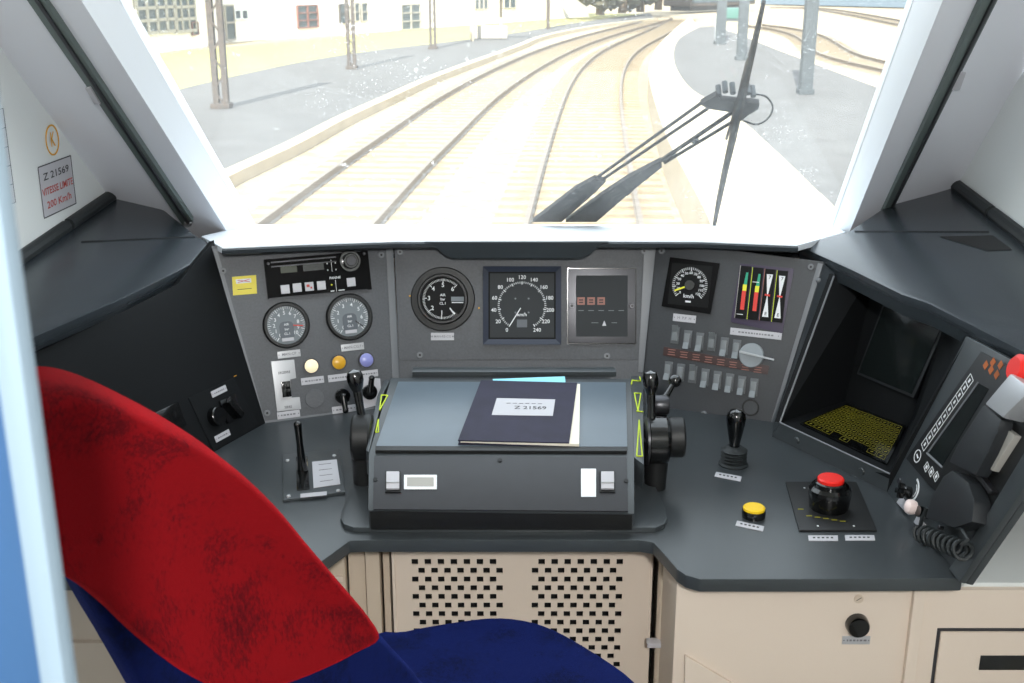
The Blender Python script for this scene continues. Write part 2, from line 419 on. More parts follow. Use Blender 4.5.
# blind guide rails on the pillars with a clip
def lineplane_pts(p, pl): return U(p[0], p[1], pl)
def pil_plane(inner, corner, wl):
    return plane3(U(*inner[1], GIN), U(*inner[2], GIN), U(*corner[1], wl))
PLL = pil_plane(ol, cl, WL)
PLR = plane3(U(943, 0, GIN), U(850, 231, GIN), U(1024, 67, WR))
def blind_rail(label, a, b, c, d, clip, pl, nsign):
    n = pl[1] if pl[1].dot(V((0, -1, 0))) > 0 else -pl[1]
    q = [U(*p, pl) for p in (a, b, c, d)]
    t = thing('blind_guide_rail', label, 'guide rail', q[1])
    MB().m('rail').poly([q[0], q[1], q[2], q[3]], n * 0.012, 0.002).build('channel', t, world=True)
    e0 = q[0].lerp(q[3], 0.55); e1 = q[1].lerp(q[2], 0.55); k0 = q[0].lerp(q[3], 0.75); k1 = q[1].lerp(q[2], 0.75)
    MB().m('steel').poly([e0 + n * 0.012, e1 + n * 0.012, k1 + n * 0.012, k0 + n * 0.012], n * 0.005, 0.001).build('slide_strip', t, world=True)
    g = [U(*p, pl) + n * 0.012 for p in clip]
    lab(MB().m('label').poly(g, n * 0.004, 0.001).build('clip', t, world=True), 'pale plastic clip on rail')
    e = q[1].lerp(q[2], 0.5)
    MB().m('alu').ball(e + n * 0.008, 0.009, (1, 1, 0.8)).build('end_screw', t, world=True)
blind_rail('grey blind guide rail running down the left windscreen pillar', (19, -20), (184, 221), (194, 217), (37, -20), [(88, 82), (93, 81), (103, 98), (97, 98)], PLL, 1)
blind_rail('grey blind guide rail running down the right windscreen pillar', (986, -20), (880, 209), (893, 201), (1002, -20), [(955, 66), (962, 67), (956, 84), (947, 84)], PLR, 1)

# ---- left wall signs
FWL = Frame(WA, (WLD.x, WLD.y, 0), (0, 0, 1))
FWL.M = FWL.M
sgn = 1 if FWL.n.x > 0 else -1
c4 = FWL.poly([(37, 166), (70, 157), (75, 205), (43, 217)])
su = (c4[0][0] + c4[1][0]) / 2; sv = sum(p[1] for p in c4) / 4; swid = abs(c4[1][0] - c4[0][0]); shei = abs(c4[0][1] - c4[3][1])
t = thing('speed_limit_sign', 'white sign with black frame and red speed limit text on left wall', 'sign', FWL.M)
MB().m('label').rect(su, sv, swid, shei, 0.0, 0.0015, rad=0.006).build('plate', t)
mb = MB().m('ink')
for (a, b, ww, hh) in ((su, sv + shei/2, swid, 0.0022), (su, sv - shei/2, swid, 0.0022), (su - swid/2, sv, 0.0022, shei), (su + swid/2, sv, 0.0022, shei)):
    mb.rect(a, b, ww, hh, 0.0015, 0.002)
mb.text('Z 21569', su, sv + shei * 0.27, shei * 0.20, 0.0022, sx=swid / shei * 1.15)
mb.m('redink').text('VITESSE LIMITE', su, sv - shei * 0.02, shei * 0.20, 0.0022, sx=swid / shei * 0.72)
mb.text('200 Km/h', su, sv - shei * 0.29, shei * 0.20, 0.0022, sx=swid / shei * 0.95)
lab(mb.build('lettering', t), 'black and red printed lettering')
ku, kv = FWL.uv(51.5, 140)
krr = abs(FWL.uv(51.5, 124)[1] - FWL.uv(51.5, 156)[1]) / 2
mb = MB().m('orangeink').ring(0, 0, krr * 0.9, krr, 0, 0.001).text('K', 0, 0, krr * 1.35, 0.001, sx=0.8)
o = mb.build('letter_sticker', X=FWL.M @ Matrix.Translation((ku, kv, 0.0015)))
tag(o, 'orange letter K in a ring above the speed limit sign', 'sticker')
n4 = FWL.poly([(-14, 112), (3, 108), (15, 203), (-2, 209)])
nu = sum(p[0] for p in n4) / 4; nv = sum(p[1] for p in n4) / 4; nw = abs(n4[1][0] - n4[0][0]); nh = abs(n4[0][1] - n4[3][1])
t = thing('notice_sheet', 'white notice sheet with ruled boxes at the far left of the wall', 'notice', FWL.M)
MB().m('label').rect(nu, nv, nw, nh, 0, 0.001).build('sheet', t)
mb = MB().m('ink')
for k in range(6): mb.rect(nu, nv - nh/2 + nh * k / 5, nw, 0.0015, 0.001, 0.0014)
for s_ in (-1, 1): mb.rect(nu + s_ * nw/2, nv, 0.0015, nh, 0.001, 0.0014)
mb.build('ruled_lines', t)

# ================================================================== SHELVES
def shelf(label, pts, pl, lip, seam, strip, brk, liph, pocket=None):
    n = pl[1] if pl[1].z > 0 else -pl[1]
    P = [U(*p, pl) for p in pts]
    t = thing('side_shelf', label, 'shelf', P[0])
    # crowned body: bevelled slab
    MB().m('shelf').poly(P, -n * 0.022, 0.008).build('shelf_top', t, world=True)
    L = [U(*p, pl) for p in lip]
    mb = MB().m('lipdark'); cen = sum(P, V()) / len(P); hh_ = liph
    D = [(L[i+1] - L[i]).normalized() for i in range(len(L) - 1)]
    IN = []
    for i in range(len(L)):
        d = (D[max(i-1, 0)] + D[min(i, len(D)-1)]).normalized(); inn = n.cross(d)
        if (cen - L[i]).dot(inn) < 0: inn = -inn
        IN.append(inn)
    vs = []
    for p, q in zip(L, IN): vs += [p + q * .002 - n * .014, p + q * .003 - n * (hh_ - .004), p + q * .008 - n * hh_, p + q * .03 - n * hh_, p + q * .03 - n * .014]
    fs = [[5*i+a, 5*i+(a+1) % 5, 5*i+5+(a+1) % 5, 5*i+5+a] for i in range(len(L) - 1) for a in range(5)] + [[0, 1, 2, 3, 4], [5*len(L)-5+k for k in range(5)][::-1]]
    mb.add(vs, fs)
    mb.build('front_lip', t, world=True)
    a, b = [U(*p, pl) for p in seam]
    MB().m('blackm').tube([a + n * 0.0005, b + n * 0.0005], 0.0016, 6).build('seam', t, world=True)
    s0, s1 = [U(*p, pl) for p in strip]; k = brk
    for q0, q1 in ((0, k - 0.008), (k + 0.008, 1)):
        MB().m('rubber').tube([s0.lerp(s1, q0) + n * 0.008, s0.lerp(s1, q1) + n * 0.008], 0.014, 10).build('rubber_strip', t, world=True)
    if pocket:
        Q = [U(*p, pl) for p in pocket]
        MB().m('blackm').poly([q + n * 0.0006 for q in Q], n * 0.0008).build('pocket', t, world=True)
    # small fixing hole and screw
    return t
shelf('dark grey sloping side shelf under the left wall', [(20, 262), (117, 193), (141, 191), (197, 236), (223, 247), (178, 271), (126, 297), (34, 337), (-60, 378), (-60, 318)], SHL,
      [(-60, 378), (34, 337), (126, 297), (178, 271), (223, 247)], [(81, 242), (195, 237)], [(-30, 297), (118, 194)], 0.59, .034)
shelf('dark grey sloping side shelf with a pocket under the right wall', [(797, 245), (849, 231), (926, 179), (948, 181), (1024, 241), (1090, 293), (1090, 388), (1024, 352), (928, 303), (901, 294), (848, 268)], SHR,
      [(797, 245), (848, 268), (901, 294), (928, 303), (1024, 352), (1090, 388)], [(855, 231.5), (989, 232)], [(946, 180), (1090, 292)], 0.40, .050,
      [(940, 237), (993, 236), (1012, 250), (987, 251)])

# ================================================================== SILL / HOOD
t = thing('dashboard_hood', 'pale ledge with dark visor lip under the windscreen', 'ledge', (0, 2.6, 1.10))
HZ = (V((0, 2.47, 1.146)), V((0, .11, 1)).normalized())
hz = lambda y: 1.146 - .11 * (y - 2.47)
hf = [(222, 247.5), (300, 244), (395, 240.8), (604, 240.5), (700, 241), (798, 245)]
HP_ = [U(*p, HZ) for p in hf]
P = HP_ + [U(846, 232, HZ), V((0.80, 2.80, hz(2.8))), V((-0.66, 2.80, hz(2.8))), U(201, 236, HZ)]
MB().m('frame').poly(P, V((0, 0, -0.014)), 0.003).build('ledge_top', t, world=True)
mb = MB().m('lipdark')
vs = []
for p in HP_: vs += [p + V((0, .001, -.002)), p + V((0, -.004, -.006)), p + V((0, -.003, -.014)), p + V((0, .004, -.018)), p + V((0, .09, -.030)), p + V((0, .09, -.014))]
mb.add(vs, [[6*i+a, 6*i+(a+1) % 6, 6*i+6+(a+1) % 6, 6*i+6+a] for i in range(5) for a in range(6)] + [[0, 1, 2, 3, 4, 5], [30, 31, 32, 33, 34, 35]])
mb.build('visor_edge', t, world=True)
LPn = (HP_[2] + V((0, -.003, 0)), V((0, -1, 0)))
g = [U(*p, LPn) for p in ((424, 242), (432, 244), (440, 251), (446, 256), (454, 258.5), (580, 258.5), (588, 256), (594, 251), (601, 244), (609, 242))]
MB().m('lipdark').poly(g, V((0, 0.012, 0)), 0.002).build('visor_flap', t, world=True)
MB().m('dark').poly([V((-.62, 2.54, 1.10)), V((-.62, 2.70, 1.10)), V((.70, 2.70, 1.10)), V((.70, 2.54, 1.10))], V((0, 0, -.01))).build('hood_base', t, world=True)

# ================================================================== INSTRUMENT PANELS
def screw(F, t, pts, r=3.2, m='edge'):
    for p in pts:
        u, v = F.uv(*p); rr = F.r(*p, r)
        MB().m(m).disc(u, v, rr, 0, 0.0035, 16, 0.001).m('blackm').disc(u, v, rr * 0.4, 0.003, 0.0038, 6).build('screw', t)
def plate(F, t, px, py, wpx, hpx, z0=0.0, m='label', txt=None, tx=0.55, dots=True, name='label_plate', ink='faint'):
    u, v = F.uv(px, py); w_ = abs(F.uv(px + wpx/2, py)[0] - F.uv(px - wpx/2, py)[0]); h_ = abs(F.uv(px, py - hpx/2)[1] - F.uv(px, py + hpx/2)[1])
    mb = MB().m(m).rect(u, v, w_, h_, z0, z0 + 0.0016, 0.0003)
    mb.m(ink)
    if txt: mb.text(txt, u, v, h_ * tx, z0 + 0.0019)
    else:
        n = max(3, int(w_ / 0.006)); x = u - w_ * 0.34
        rnd = random.Random(int(px * 7 + py))
        while x < u + w_ * 0.34:
            l = rnd.uniform(0.002, 0.006); mb.rect(x + l/2, v + rnd.choice((0, 0)), l, h_ * 0.22, z0 + 0.0016, z0 + 0.0019); x += l + 0.002
    if dots:
        for s_ in (-1, 1): mb.disc(u + s_ * w_ * 0.44, v, h_ * 0.08, z0 + 0.0016, z0 + 0.002, 8)
    return mb.build(name, t)
def ticks(mb, u, v, r0, r1, a0, a1, n, wd, z, major=None, r0m=None):
    for i in range(n + 1):
        a = R(a0 + (a1 - a0) * i / n); q0 = r0m if (major and i % major == 0) else r0
        rm = (q0 + r1) / 2
        mb.rect(u + rm * math.cos(a), v + rm * math.sin(a), r1 - q0, wd * (1.6 if (major and i % major == 0) else 1), z, z + 0.0004, rot=a)
def needle(mb, u, v, ang, r, tail, wd, z):
    a = R(ang); c = (r - tail) / 2
    mb.rect(u + c * math.cos(a), v + c * math.sin(a), r + tail, wd, z, z + 0.001, rot=a)

# ---------------- left panel
t = thing('instrument_panel', 'left grey instrument panel with radio, two small gauges and three lamps', 'instrument panel', FL.M)
pl_pts = FL.poly([(211, 246), (393, 243), (400, 372), (402, 408), (262, 425)])
MB().m('panel').prism(pl_pts, -0.02, 0, 0.002).build('panel_plate', t)
e = FL.poly([(386, 247), (393, 247), (400, 410), (394, 411)])
MB().m('edge').prism(e, 0, 0.0015, 0.0005).build('edge_strip', t)
e = FL.poly([(213, 249), (217, 249), (265, 421), (400, 404), (400, 408), (262, 425)])
MB().m('edge').prism(e, 0, 0.001).build('edge_strip', t)
screw(FL, t, [(223, 271), (381, 255), (267, 413)])
stk = lab(MB().m('yellow').prism(FL.poly([(232, 277), (256, 275), (257, 293.5), (233, 295.5)]), 0, .001).build('warning_sticker', t), 'yellow sticker with a small red cross')
u, v = FL.uv(243.5, 281); mb = MB().m('alu').rect(u, v, .032, .009, .001, .0013).m('redink').rect(u, v, .026, .0014, .0013, .0016, rot=.2).rect(u, v, .026, .0014, .0013, .0016, rot=-.2)
u, v = FL.uv(244.5, 289); mb.m('ink').rect(u, v, .030, .0010, .001, .0013).build('sticker_print', stk)
# radio
def lmap(cx, cy, ox, oy, s): return (ox + cx / s, oy + cy / s)
rad = lambda x, y: lmap(x, y, 255, 245, 7.19)
rc = FL.poly([rad(60, 110), rad(805, 40), rad(835, 315), rad(95, 395)])
ru = sum(p[0] for p in rc) / 4; rv = sum(p[1] for p in rc) / 4; rw = 0.5 * (rc[1][0] - rc[0][0] + rc[2][0] - rc[3][0]); rh = 0.5 * (rc[0][1] - rc[3][1] + rc[1][1] - rc[2][1])
rd = MB().m('radio').rect(ru, rv, rw, rh, 0, 0.008, 0.001).build('radio_unit', t)
lab(rd, 'black cab radio with square white keys and round knob')
mb = MB().m('steel').rect(ru - rw * 0.13, rv + rh * 0.41, rw * 0.62, rh * 0.035, 0.008, 0.010).rect(ru - rw * 0.13, rv + rh * 0.30, rw * 0.62, rh * 0.03, 0.008, 0.010)
mb.rect(ru - rw * 0.02, rv - rh * 0.49, rw * 0.95, rh * 0.02, 0.008, 0.009).build('trim_bar', rd)
u, v = FL.uv(*rad(238, 172)); MB().m('lcd').rect(u, v, rw * 0.155, rh * 0.2, 0.008, 0.0085).build('display', rd)
u, v = FL.uv(*rad(415, 160)); MB().m('screen').rect(u, v, rw * 0.2, rh * 0.18, 0.008, 0.0085).build('display', rd)
for k, (x, y) in enumerate(((212, 320), (298, 308), (385, 300), (471, 292), (685, 268))):
    u, v = FL.uv(*rad(x, y)); s_ = rw * 0.083
    mb = MB().m('label').rect(u, v, s_, s_, 0.008, 0.011, 0.0008)
    if k == 2: mb.m('redink').rect(u - s_*.15, v + s_*.1, s_*.35, s_*.3, 0.011, 0.0113).rect(u + s_*.2, v - s_*.15, s_*.2, s_*.2, 0.011, 0.0113)
    else: mb.m('alu').rect(u, v, s_*.5, s_*.3, 0.011, 0.0113)
    mb.build('key', rd)
u, v = FL.uv(*rad(675, 118)); kr = rw * 0.105
MB().m('black').disc(u, v, kr, 0.008, 0.014, 32, 0.001).disc(u, v, kr * 0.72, 0.014, 0.024, 32, 0.002).m('steel').disc(u, v, kr * 0.5, 0.024, 0.026, 24, .0015).build('volume_knob', rd)
mb = MB().m('print')
u, v = FL.uv(*rad(570, 237)); mb.text('PANNE', u, v, rh * 0.09, 0.0085)
u, v = FL.uv(*rad(545, 150)); mb.rect(u, v, 0.0008, rh * 0.3, 0.008, 0.0084)
u, v = FL.uv(*rad(577, 295)); mb.rect(u, v, 0.0008, rh * 0.3, 0.008, 0.0084)
for x, y in ((513, 135), (572, 130), (518, 182), (577, 178)): u, v = FL.uv(*rad(x, y)); mb.rect(u, v, 0.002, 0.003, 0.008, 0.0084)
u, v = FL.uv(*rad(552, 332)); mb.rect(u, v, rw * 0.035, 0.002, 0.008, 0.0084)
u, v = FL.uv(*rad(617, 325)); mb.rect(u, v, rw * 0.06, 0.002, 0.008, 0.0084)
u, v = FL.uv(*rad(546, 287)); mb.m('needleY').disc(u, v, 0.0018, 0.008, 0.0088, 10)
mb.build('printing', rd)
for x, y in ((90, 135), (778, 64)):
    u, v = FL.uv(*rad(x, y)); MB().m('steel').disc(u, v, 0.0035, 0.008, 0.011, 14, 0.001).build('screw', rd)
# small gauges
def small_gauge(px, py, label, nums, a0, a1, nang, ncol):
    u, v = FL.uv(px, py); r = FL.r(px, py, 23.3)
    g = MB().m('blackm').lathe([(r, 0), (r, 0.006), (r * 0.94, 0.010), (r * 0.84, 0.0102), (r * 0.82, 0.004)], 48, Matrix.Translation((u, v, 0))).build('pressure_gauge', t)
    lab(g, label)
    mb = MB().m('dialgrey').disc(u, v, r * 0.83, 0.0, 0.0045, 48).m('print')
    ticks(mb, u, v, r * 0.70, r * 0.79, a0, a1, 40, 0.0009, 0.0046, 4, r * 0.64)
    for i, s_ in enumerate(nums):
        a = R(a0 + (a1 - a0) * i / (len(nums) - 1)); mb.text(s_, u + r * 0.52 * math.cos(a), v + r * 0.52 * math.sin(a), r * 0.22, 0.0048)
    mb.m('dialhub').rect(u, v - r * 0.25, r * 0.60, r * 0.80, 0.0046, 0.006, rad=r * 0.2).m('print')
    for k, s_ in enumerate(('AIR', 'bar', 'CL.1')): mb.text(s_, u, v + r * (0.02 - 0.2 * k), r * 0.14, 0.0063)
    mb.m('label').rect(u, v - r * 0.62, r * 0.5, r * 0.14, 0.006, 0.0066)
    mb.build('dial', g)
    mb = MB().m(ncol); a = R(nang); mb.rect(u + r * .5 * math.cos(a), v + r * .5 * math.sin(a), r * .42, r * .04, 0.0068, 0.008, rot=a); mb.build('needle', g)
small_gauge(286, 325, 'round grey-dial gauge with a red needle', [str(i) for i in range(11)], 235, -45, -8, 'needleR')
small_gauge(349, 317, 'round grey-dial gauge to the right of the red-needle gauge', [str(i) for i in range(8)], 235, -45, -40, 'blackm')
plate(FL, t, 289, 354, 23, 7, m='alu', txt='MAN-CP')
plate(FL, t, 352.5, 347, 23, 7, m='alu', txt='MAN-CG.F')
for px, py, m_, l_ in ((311, 366, 'lampW', 'lit warm white indicator lamp'), (338.5, 362.5, 'lampY', 'amber indicator lamp'), (366, 360, 'lampB', 'violet indicator lamp')):
    u, v = FL.uv(px, py); r = FL.r(px, py, 8)
    g = MB().m('steel').ring(u, v, r * 0.85, r, 0, 0.006).build('indicator_lamp', t); lab(g, l_)
    MB().m(m_).lathe([(r * 0.86, 0.001), (r * 0.84, 0.006), (r * 0.6, 0.0085), (0.0001, 0.0095)], 28, Matrix.Translation((u, v, 0))).build('lens', g)
plate(FL, t, 312.5, 380.5, 23, 7, m='label'); plate(FL, t, 339.5, 377.5, 23, 7); plate(FL, t, 366.5, 374, 23, 7)
# desserre / serre plate with rocker
g = FL.poly([(271, 361.5), (294, 359.5), (296, 378), (290, 379.5), (291.5, 397.5), (299.5, 397), (301, 409), (277, 411.5)])
pl_ = MB().m('alu').prism(g, 0, 0.0025, 0.0004)
u, v = FL.uv(284, 372.5); pl_.m('ink').text('DESSERRE', u, v, 0.0075, 0.0027, sx=0.8)
u, v = FL.uv(288, 407.0); pl_.m('ink').text('SERRE', u, v, 0.0075, 0.0027, sx=0.8)
sw = lab(pl_.build('switch_plate', t), 'engraved metal switch plate with black rocker')
u, v = FL.uv(286, 389); MB().m('black').rect(u, v, 0.019, 0.034, 0, 0.007, 0.001).rect(u, v + 0.007, 0.016, 0.014, 0.006, 0.012, 0.002).build('rocker', sw)
plate(FL, t, 288.5, 414.5, 23, 7)
u, v = FL.uv(314.5, 398.5); r = FL.r(314, 398, 9.5); MB().m('panel').disc(u, v, r, 0, 0.0015, 32, 0.0006).build('blanking_cap', t)
# two small black rotary switches with plates
g = FL.poly([(362, 377), (380, 378.5), (382, 404), (362, 409)])
MB().m('label').prism(g, 0, 0.0015, 0.0003).build('label_plate', t)
plate(FL, t, 344, 409, 24, 7)
for (px, py, hx, hy) in ((342, 396, 344, 410), (369, 392, 370, 378)):
    u, v = FL.uv(px, py); r = FL.r(px, py, 7.5); u2, v2 = FL.uv(hx, hy)
    g = lab(MB().m('black').disc(u, v, r, 0, 0.012, 28, 0.002).build('rotary_switch', t), 'black rotary switch with a lever knob')
    MB().m('black').tube([(u, v, 0.013), (u2, v2, 0.017)], [0.0075, 0.006], 12).ball((u2, v2, 0.017), 0.0068).ball((u, v, 0.012), 0.008).build('lever', g)

# ---------------- centre panel
t = thing('instrument_panel', 'centre grey instrument panel with the large square speedometer', 'instrument panel', FC.M)
cpts = FC.poly([(394, 242), (656, 242), (643, 372), (640, 414), (401, 408)])
MB().m('panel').prism(cpts, -0.02, 0, 0.002).build('panel_plate', t)
MB().m('panel').prism(FC.poly([(400, 248), (642, 247), (639, 359), (401, 360)]), 0, 0.002, 0.0008).build('raised_plate', t)
MB().m('edge').prism(FC.poly([(644, 248), (656, 246), (643, 372), (638, 372)]), 0, 0.003, 0.001).build('edge_strip', t)
screw(FC, t, [(400, 252), (644, 251), (420, 355), (607, 356)])
# triple: round gauge
u, v = FC.uv(443, 299); r = FC.r(443, 299, 32)
g = lab(MB().m('blackm').lathe([(r, 0.002), (r, 0.006), (r * 0.97, 0.009), (r * 0.80, 0.010), (r * 0.76, 0.018), (r * 0.70, 0.018), (r * 0.68, 0.006)], 56, Matrix.Translation((u, v, 0))).build('pressure_gauge', t), 'large round black pressure gauge')
mb = MB().m('dialblack').disc(u, v, r * 0.70, 0.002, 0.007, 48).m('print')
ticks(mb, u, v, r * 0.56, r * 0.63, 45, 310, 60, 0.0010, 0.0072, 10, r * 0.50)
for i, s_ in enumerate('6543210'):
    if s_ == '0': continue
    a = R(45 + 265 * i / 6); mb.text(s_, u + r * 0.43 * math.cos(a), v + r * 0.43 * math.sin(a), r * 0.19, 0.0074)
for k, s_ in enumerate(('AIR', 'bar', 'CL.1')): mb.text(s_, u, v + r * (0.12 - 0.13 * k), r * 0.11, 0.0074)
mb.m('dialgrey').rect(u + r * 0.46, v + r * 0.0, r * 0.40, r * 0.14, 0.0072, 0.0078).m('print').rect(u + r * 0.46, v - r * 0.11, r * 0.36, r * 0.03, 0.0072, 0.0076)
mb.build('dial', g)
mb = MB().m('print'); needle(mb, u + r * .22, v - r * .28, -55, r * .30, 0, r * .04, 0.0085)
mb.m('black').rect(u + r * .38, v - r * .53, r * .19, r * .10, 0.0085, 0.0105, rot=R(40)).build('needle', g)
plate(FC, t, 442.5, 336.5, 23, 7.5, z0=0.002, txt='H MAN-RE-CG H', tx=0.42)
for p in ((410, 296), (479, 308)):
    uu, vv = FC.uv(*p); MB().m('orangeink').disc(uu, vv, 0.002, 0.002, 0.0035, 10).build('rivet', t)
# speedometer
spd = lambda x, y: lmap(x, y, 400, 260, 6.206)
a_, b_ = FC.uv(483, 266.5), FC.uv(561, 344.5)
u = (a_[0] + b_[0]) / 2; v = (a_[1] + b_[1]) / 2; W_ = b_[0] - a_[0]; H_ = a_[1] - b_[1]
mb = MB().m('bluegrey')
ins = 0.86
o4 = [(-.5, -.5), (.5, -.5), (.5, .5), (-.5, .5)]
for i in range(4):
    p, q = o4[i], o4[(i+1) % 4]
    A = [(u + p[0]*W_, v + p[1]*H_, 0.002), (u + q[0]*W_, v + q[1]*H_, 0.002), (u + q[0]*W_, v + q[1]*H_, 0.012), (u + p[0]*W_, v + p[1]*H_, 0.012),
         (u + p[0]*W_*ins, v + p[1]*H_*ins, 0.007), (u + q[0]*W_*ins, v + q[1]*H_*ins, 0.007)]
    mb.add(A, [[0, 1, 2, 3], [3, 2, 5, 4]])
g = lab(mb.build('speedometer', t), 'large square speedometer reading zero, scale to 240')
MB().m('black').ring(u, v, 0, 0.001, 0.0, 0.0001)
MB().m('dialblack').rect(u, v, W_ * 0.885, H_ * 0.885, 0.002, 0.0066).build('inner_rim', g)
mb = MB().m('dialspeed').rect(u, v, W_ * 0.82, H_ * 0.82, 0.003, 0.0075).m('print')
su_, sv_ = FC.uv(*spd(757, 285)); rr = FC.r(522, 306, 24.3)
a0, a1 = 238, -58
ticks(mb, su_, sv_, rr * 0.92, rr * 1.0, a0, a1, 60, 0.0013, 0.0076, 5, rr * 0.88)
for i in range(13):
    a = R(a0 + (a1 - a0) * i / 12); k = rr * 1.17; mb.text(str(i * 20), su_ + k * math.cos(a), sv_ + k * math.sin(a), rr * 0.22, 0.0078)
mb.text('km/h', su_, sv_ - rr * 0.36, rr * 0.20, 0.0078)
mb.m('dialhub').rect(su_, sv_ - rr * 0.72, rr * 0.42, rr * 0.32, 0.0076, 0.0082)
mb.m('edge')
for p in ((-.27, .3), (.27, .3), (-.27, -.27), (.27, -.27)): mb.disc(su_ + rr * p[0], sv_ + rr * p[1], rr * 0.04, 0.0076, 0.0084, 10)
mb.build('dial', g)
mb = MB().m('print'); aa = R(238); mb.rect(su_ + rr * .52 * math.cos(aa), sv_ + rr * .52 * math.sin(aa), rr * .84, rr * .04, 0.009, 0.0105, rot=aa).build('needle', g)
# indicator screen
a_, b_ = FC.uv(567, 268), FC.uv(636, 344)
u = (a_[0] + b_[0]) / 2; v = (a_[1] + b_[1]) / 2; W_ = b_[0] - a_[0]; H_ = a_[1] - b_[1]
g = lab(MB().m('black').rect(u, v, W_, H_, 0.002, 0.005).m('steel').rect(u, v, W_ * .97, H_ * .97, 0.005, 0.0085, 0.0006).build('indicator_display', t), 'square indicator display in a brushed steel frame')
mb = MB().m('dialspeed').rect(u, v - H_ * 0.0, W_ * .745, H_ * .80, 0.0085, 0.0092)
mb.m('salmon')
for k in range(3): 
    x, y = u - W_ * (0.30 - 0.145 * k), v + H_ * 0.065
    mb.m('salmon').rect(x, y, W_ * .11, W_ * .11, 0.0092, 0.0095).m('brown').rect(x, y + W_*.015, W_ * .06, W_ * .018, 0.0095, 0.0098).rect(x, y - W_*.02, W_ * .06, W_ * .018, 0.0095, 0.0098)
mb.m('edge')
for k in range(5): mb.rect(u + W_ * (-0.30 + 0.145 * k), v - H_ * 0.06, W_ * .08, 0.0015, 0.0092, 0.0095)
mb.rect(u - W_ * .1, v - H_ * .22, W_ * .1, 0.0015, 0.0092, 0.0095).rect(u + W_ * .18, v - H_ * .22, W_ * .08, 0.0015, 0.0092, 0.0095)
mb.m('label').prism([(u + W_*.005, v - H_*.26), (u + W_*.065, v - H_*.26), (u + W_*.035, v - H_*.19)], 0.0092, 0.0096)
mb.build('display', g)
for s_ in (-1, 1): MB().m('steel').disc(u + s_ * W_ * .435, v - H_ * 0.0, 0.0065, 0.0085, 0.012, 20, 0.001).m('blackm').disc(u + s_ * W_ * .435, v, 0.003, 0.012, 0.0124, 6).build('screw', g)

# ---------------- right panel
t = thing('instrument_panel', 'right dark grey instrument panel with toggle switches and four bar gauges', 'instrument panel', FR.M)
MB().m('panelr').prism(FR.poly([(656, 241), (827, 262), (771, 436), (638, 418), (643, 372)]), -0.02, 0, 0.002).build('panel_plate', t)
MB().m('edge').prism(FR.poly([(818, 263), (823, 264), (771, 434), (768, 432)]), 0, 0.0015, 0.0005).build('edge_strip', t)
screw(FR, t, [(811, 267), (704, 414), (662, 251)])
zr = lambda x, y: lmap(x, y, 640, 235, 3.505)
c4 = FR.poly([zr(108, 78), zr(280, 100), zr(247, 278), zr(78, 250)])
u = sum(p[0] for p in c4) / 4; v = sum(p[1] for p in c4) / 4; W_ = .5 * (c4[1][0] - c4[0][0] + c4[2][0] - c4[3][0]); H_ = .5 * (c4[0][1] - c4[3][1] + c4[1][1] - c4[2][1])
g = lab(MB().m('radio').prism(c4, 0, 0.008, 0.001).build('speed_indicator', t), 'small square black dial with a yellow needle')
MB().m('dialblack').rect(u, v, W_ * .82, H_ * .82, 0.008, 0.0086).build('bezel_face', g)
mb = MB().m('dialblack').disc(u, v, W_ * .40, 0.0086, 0.009, 40).m('print'); r = W_ * .36
ticks(mb, u, v, r * 0.86, r, 222, -42, 40, 0.0010, 0.0091, 5, r * 0.78)
for i in range(13):
    a = R(222 - 264 * i / 12); mb.text(str(i * 10), u + r * .68 * math.cos(a), v + r * .68 * math.sin(a), r * 0.20, 0.0094)
mb.text('km/h', u, v - r * .62, r * .30, 0.0094)
mb.rect(u, v - r * .92, r * .3, r * .10, 0.0091, 0.0094)
mb.build('dial', g)
mb = MB().m('needleY'); a = R(205); mb.rect(u + r * .6 * math.cos(a), v + r * .6 * math.sin(a), r * .62, r * .09, 0.0096, 0.011, rot=a)
mb.m('black').disc(u, v, r * .30, 0.009, 0.0125, 28, 0.001).build('needle', g)
plate(FR, t, *zr(156, 292), 23, 7.5, txt='H  P.P  H', tx=0.5)
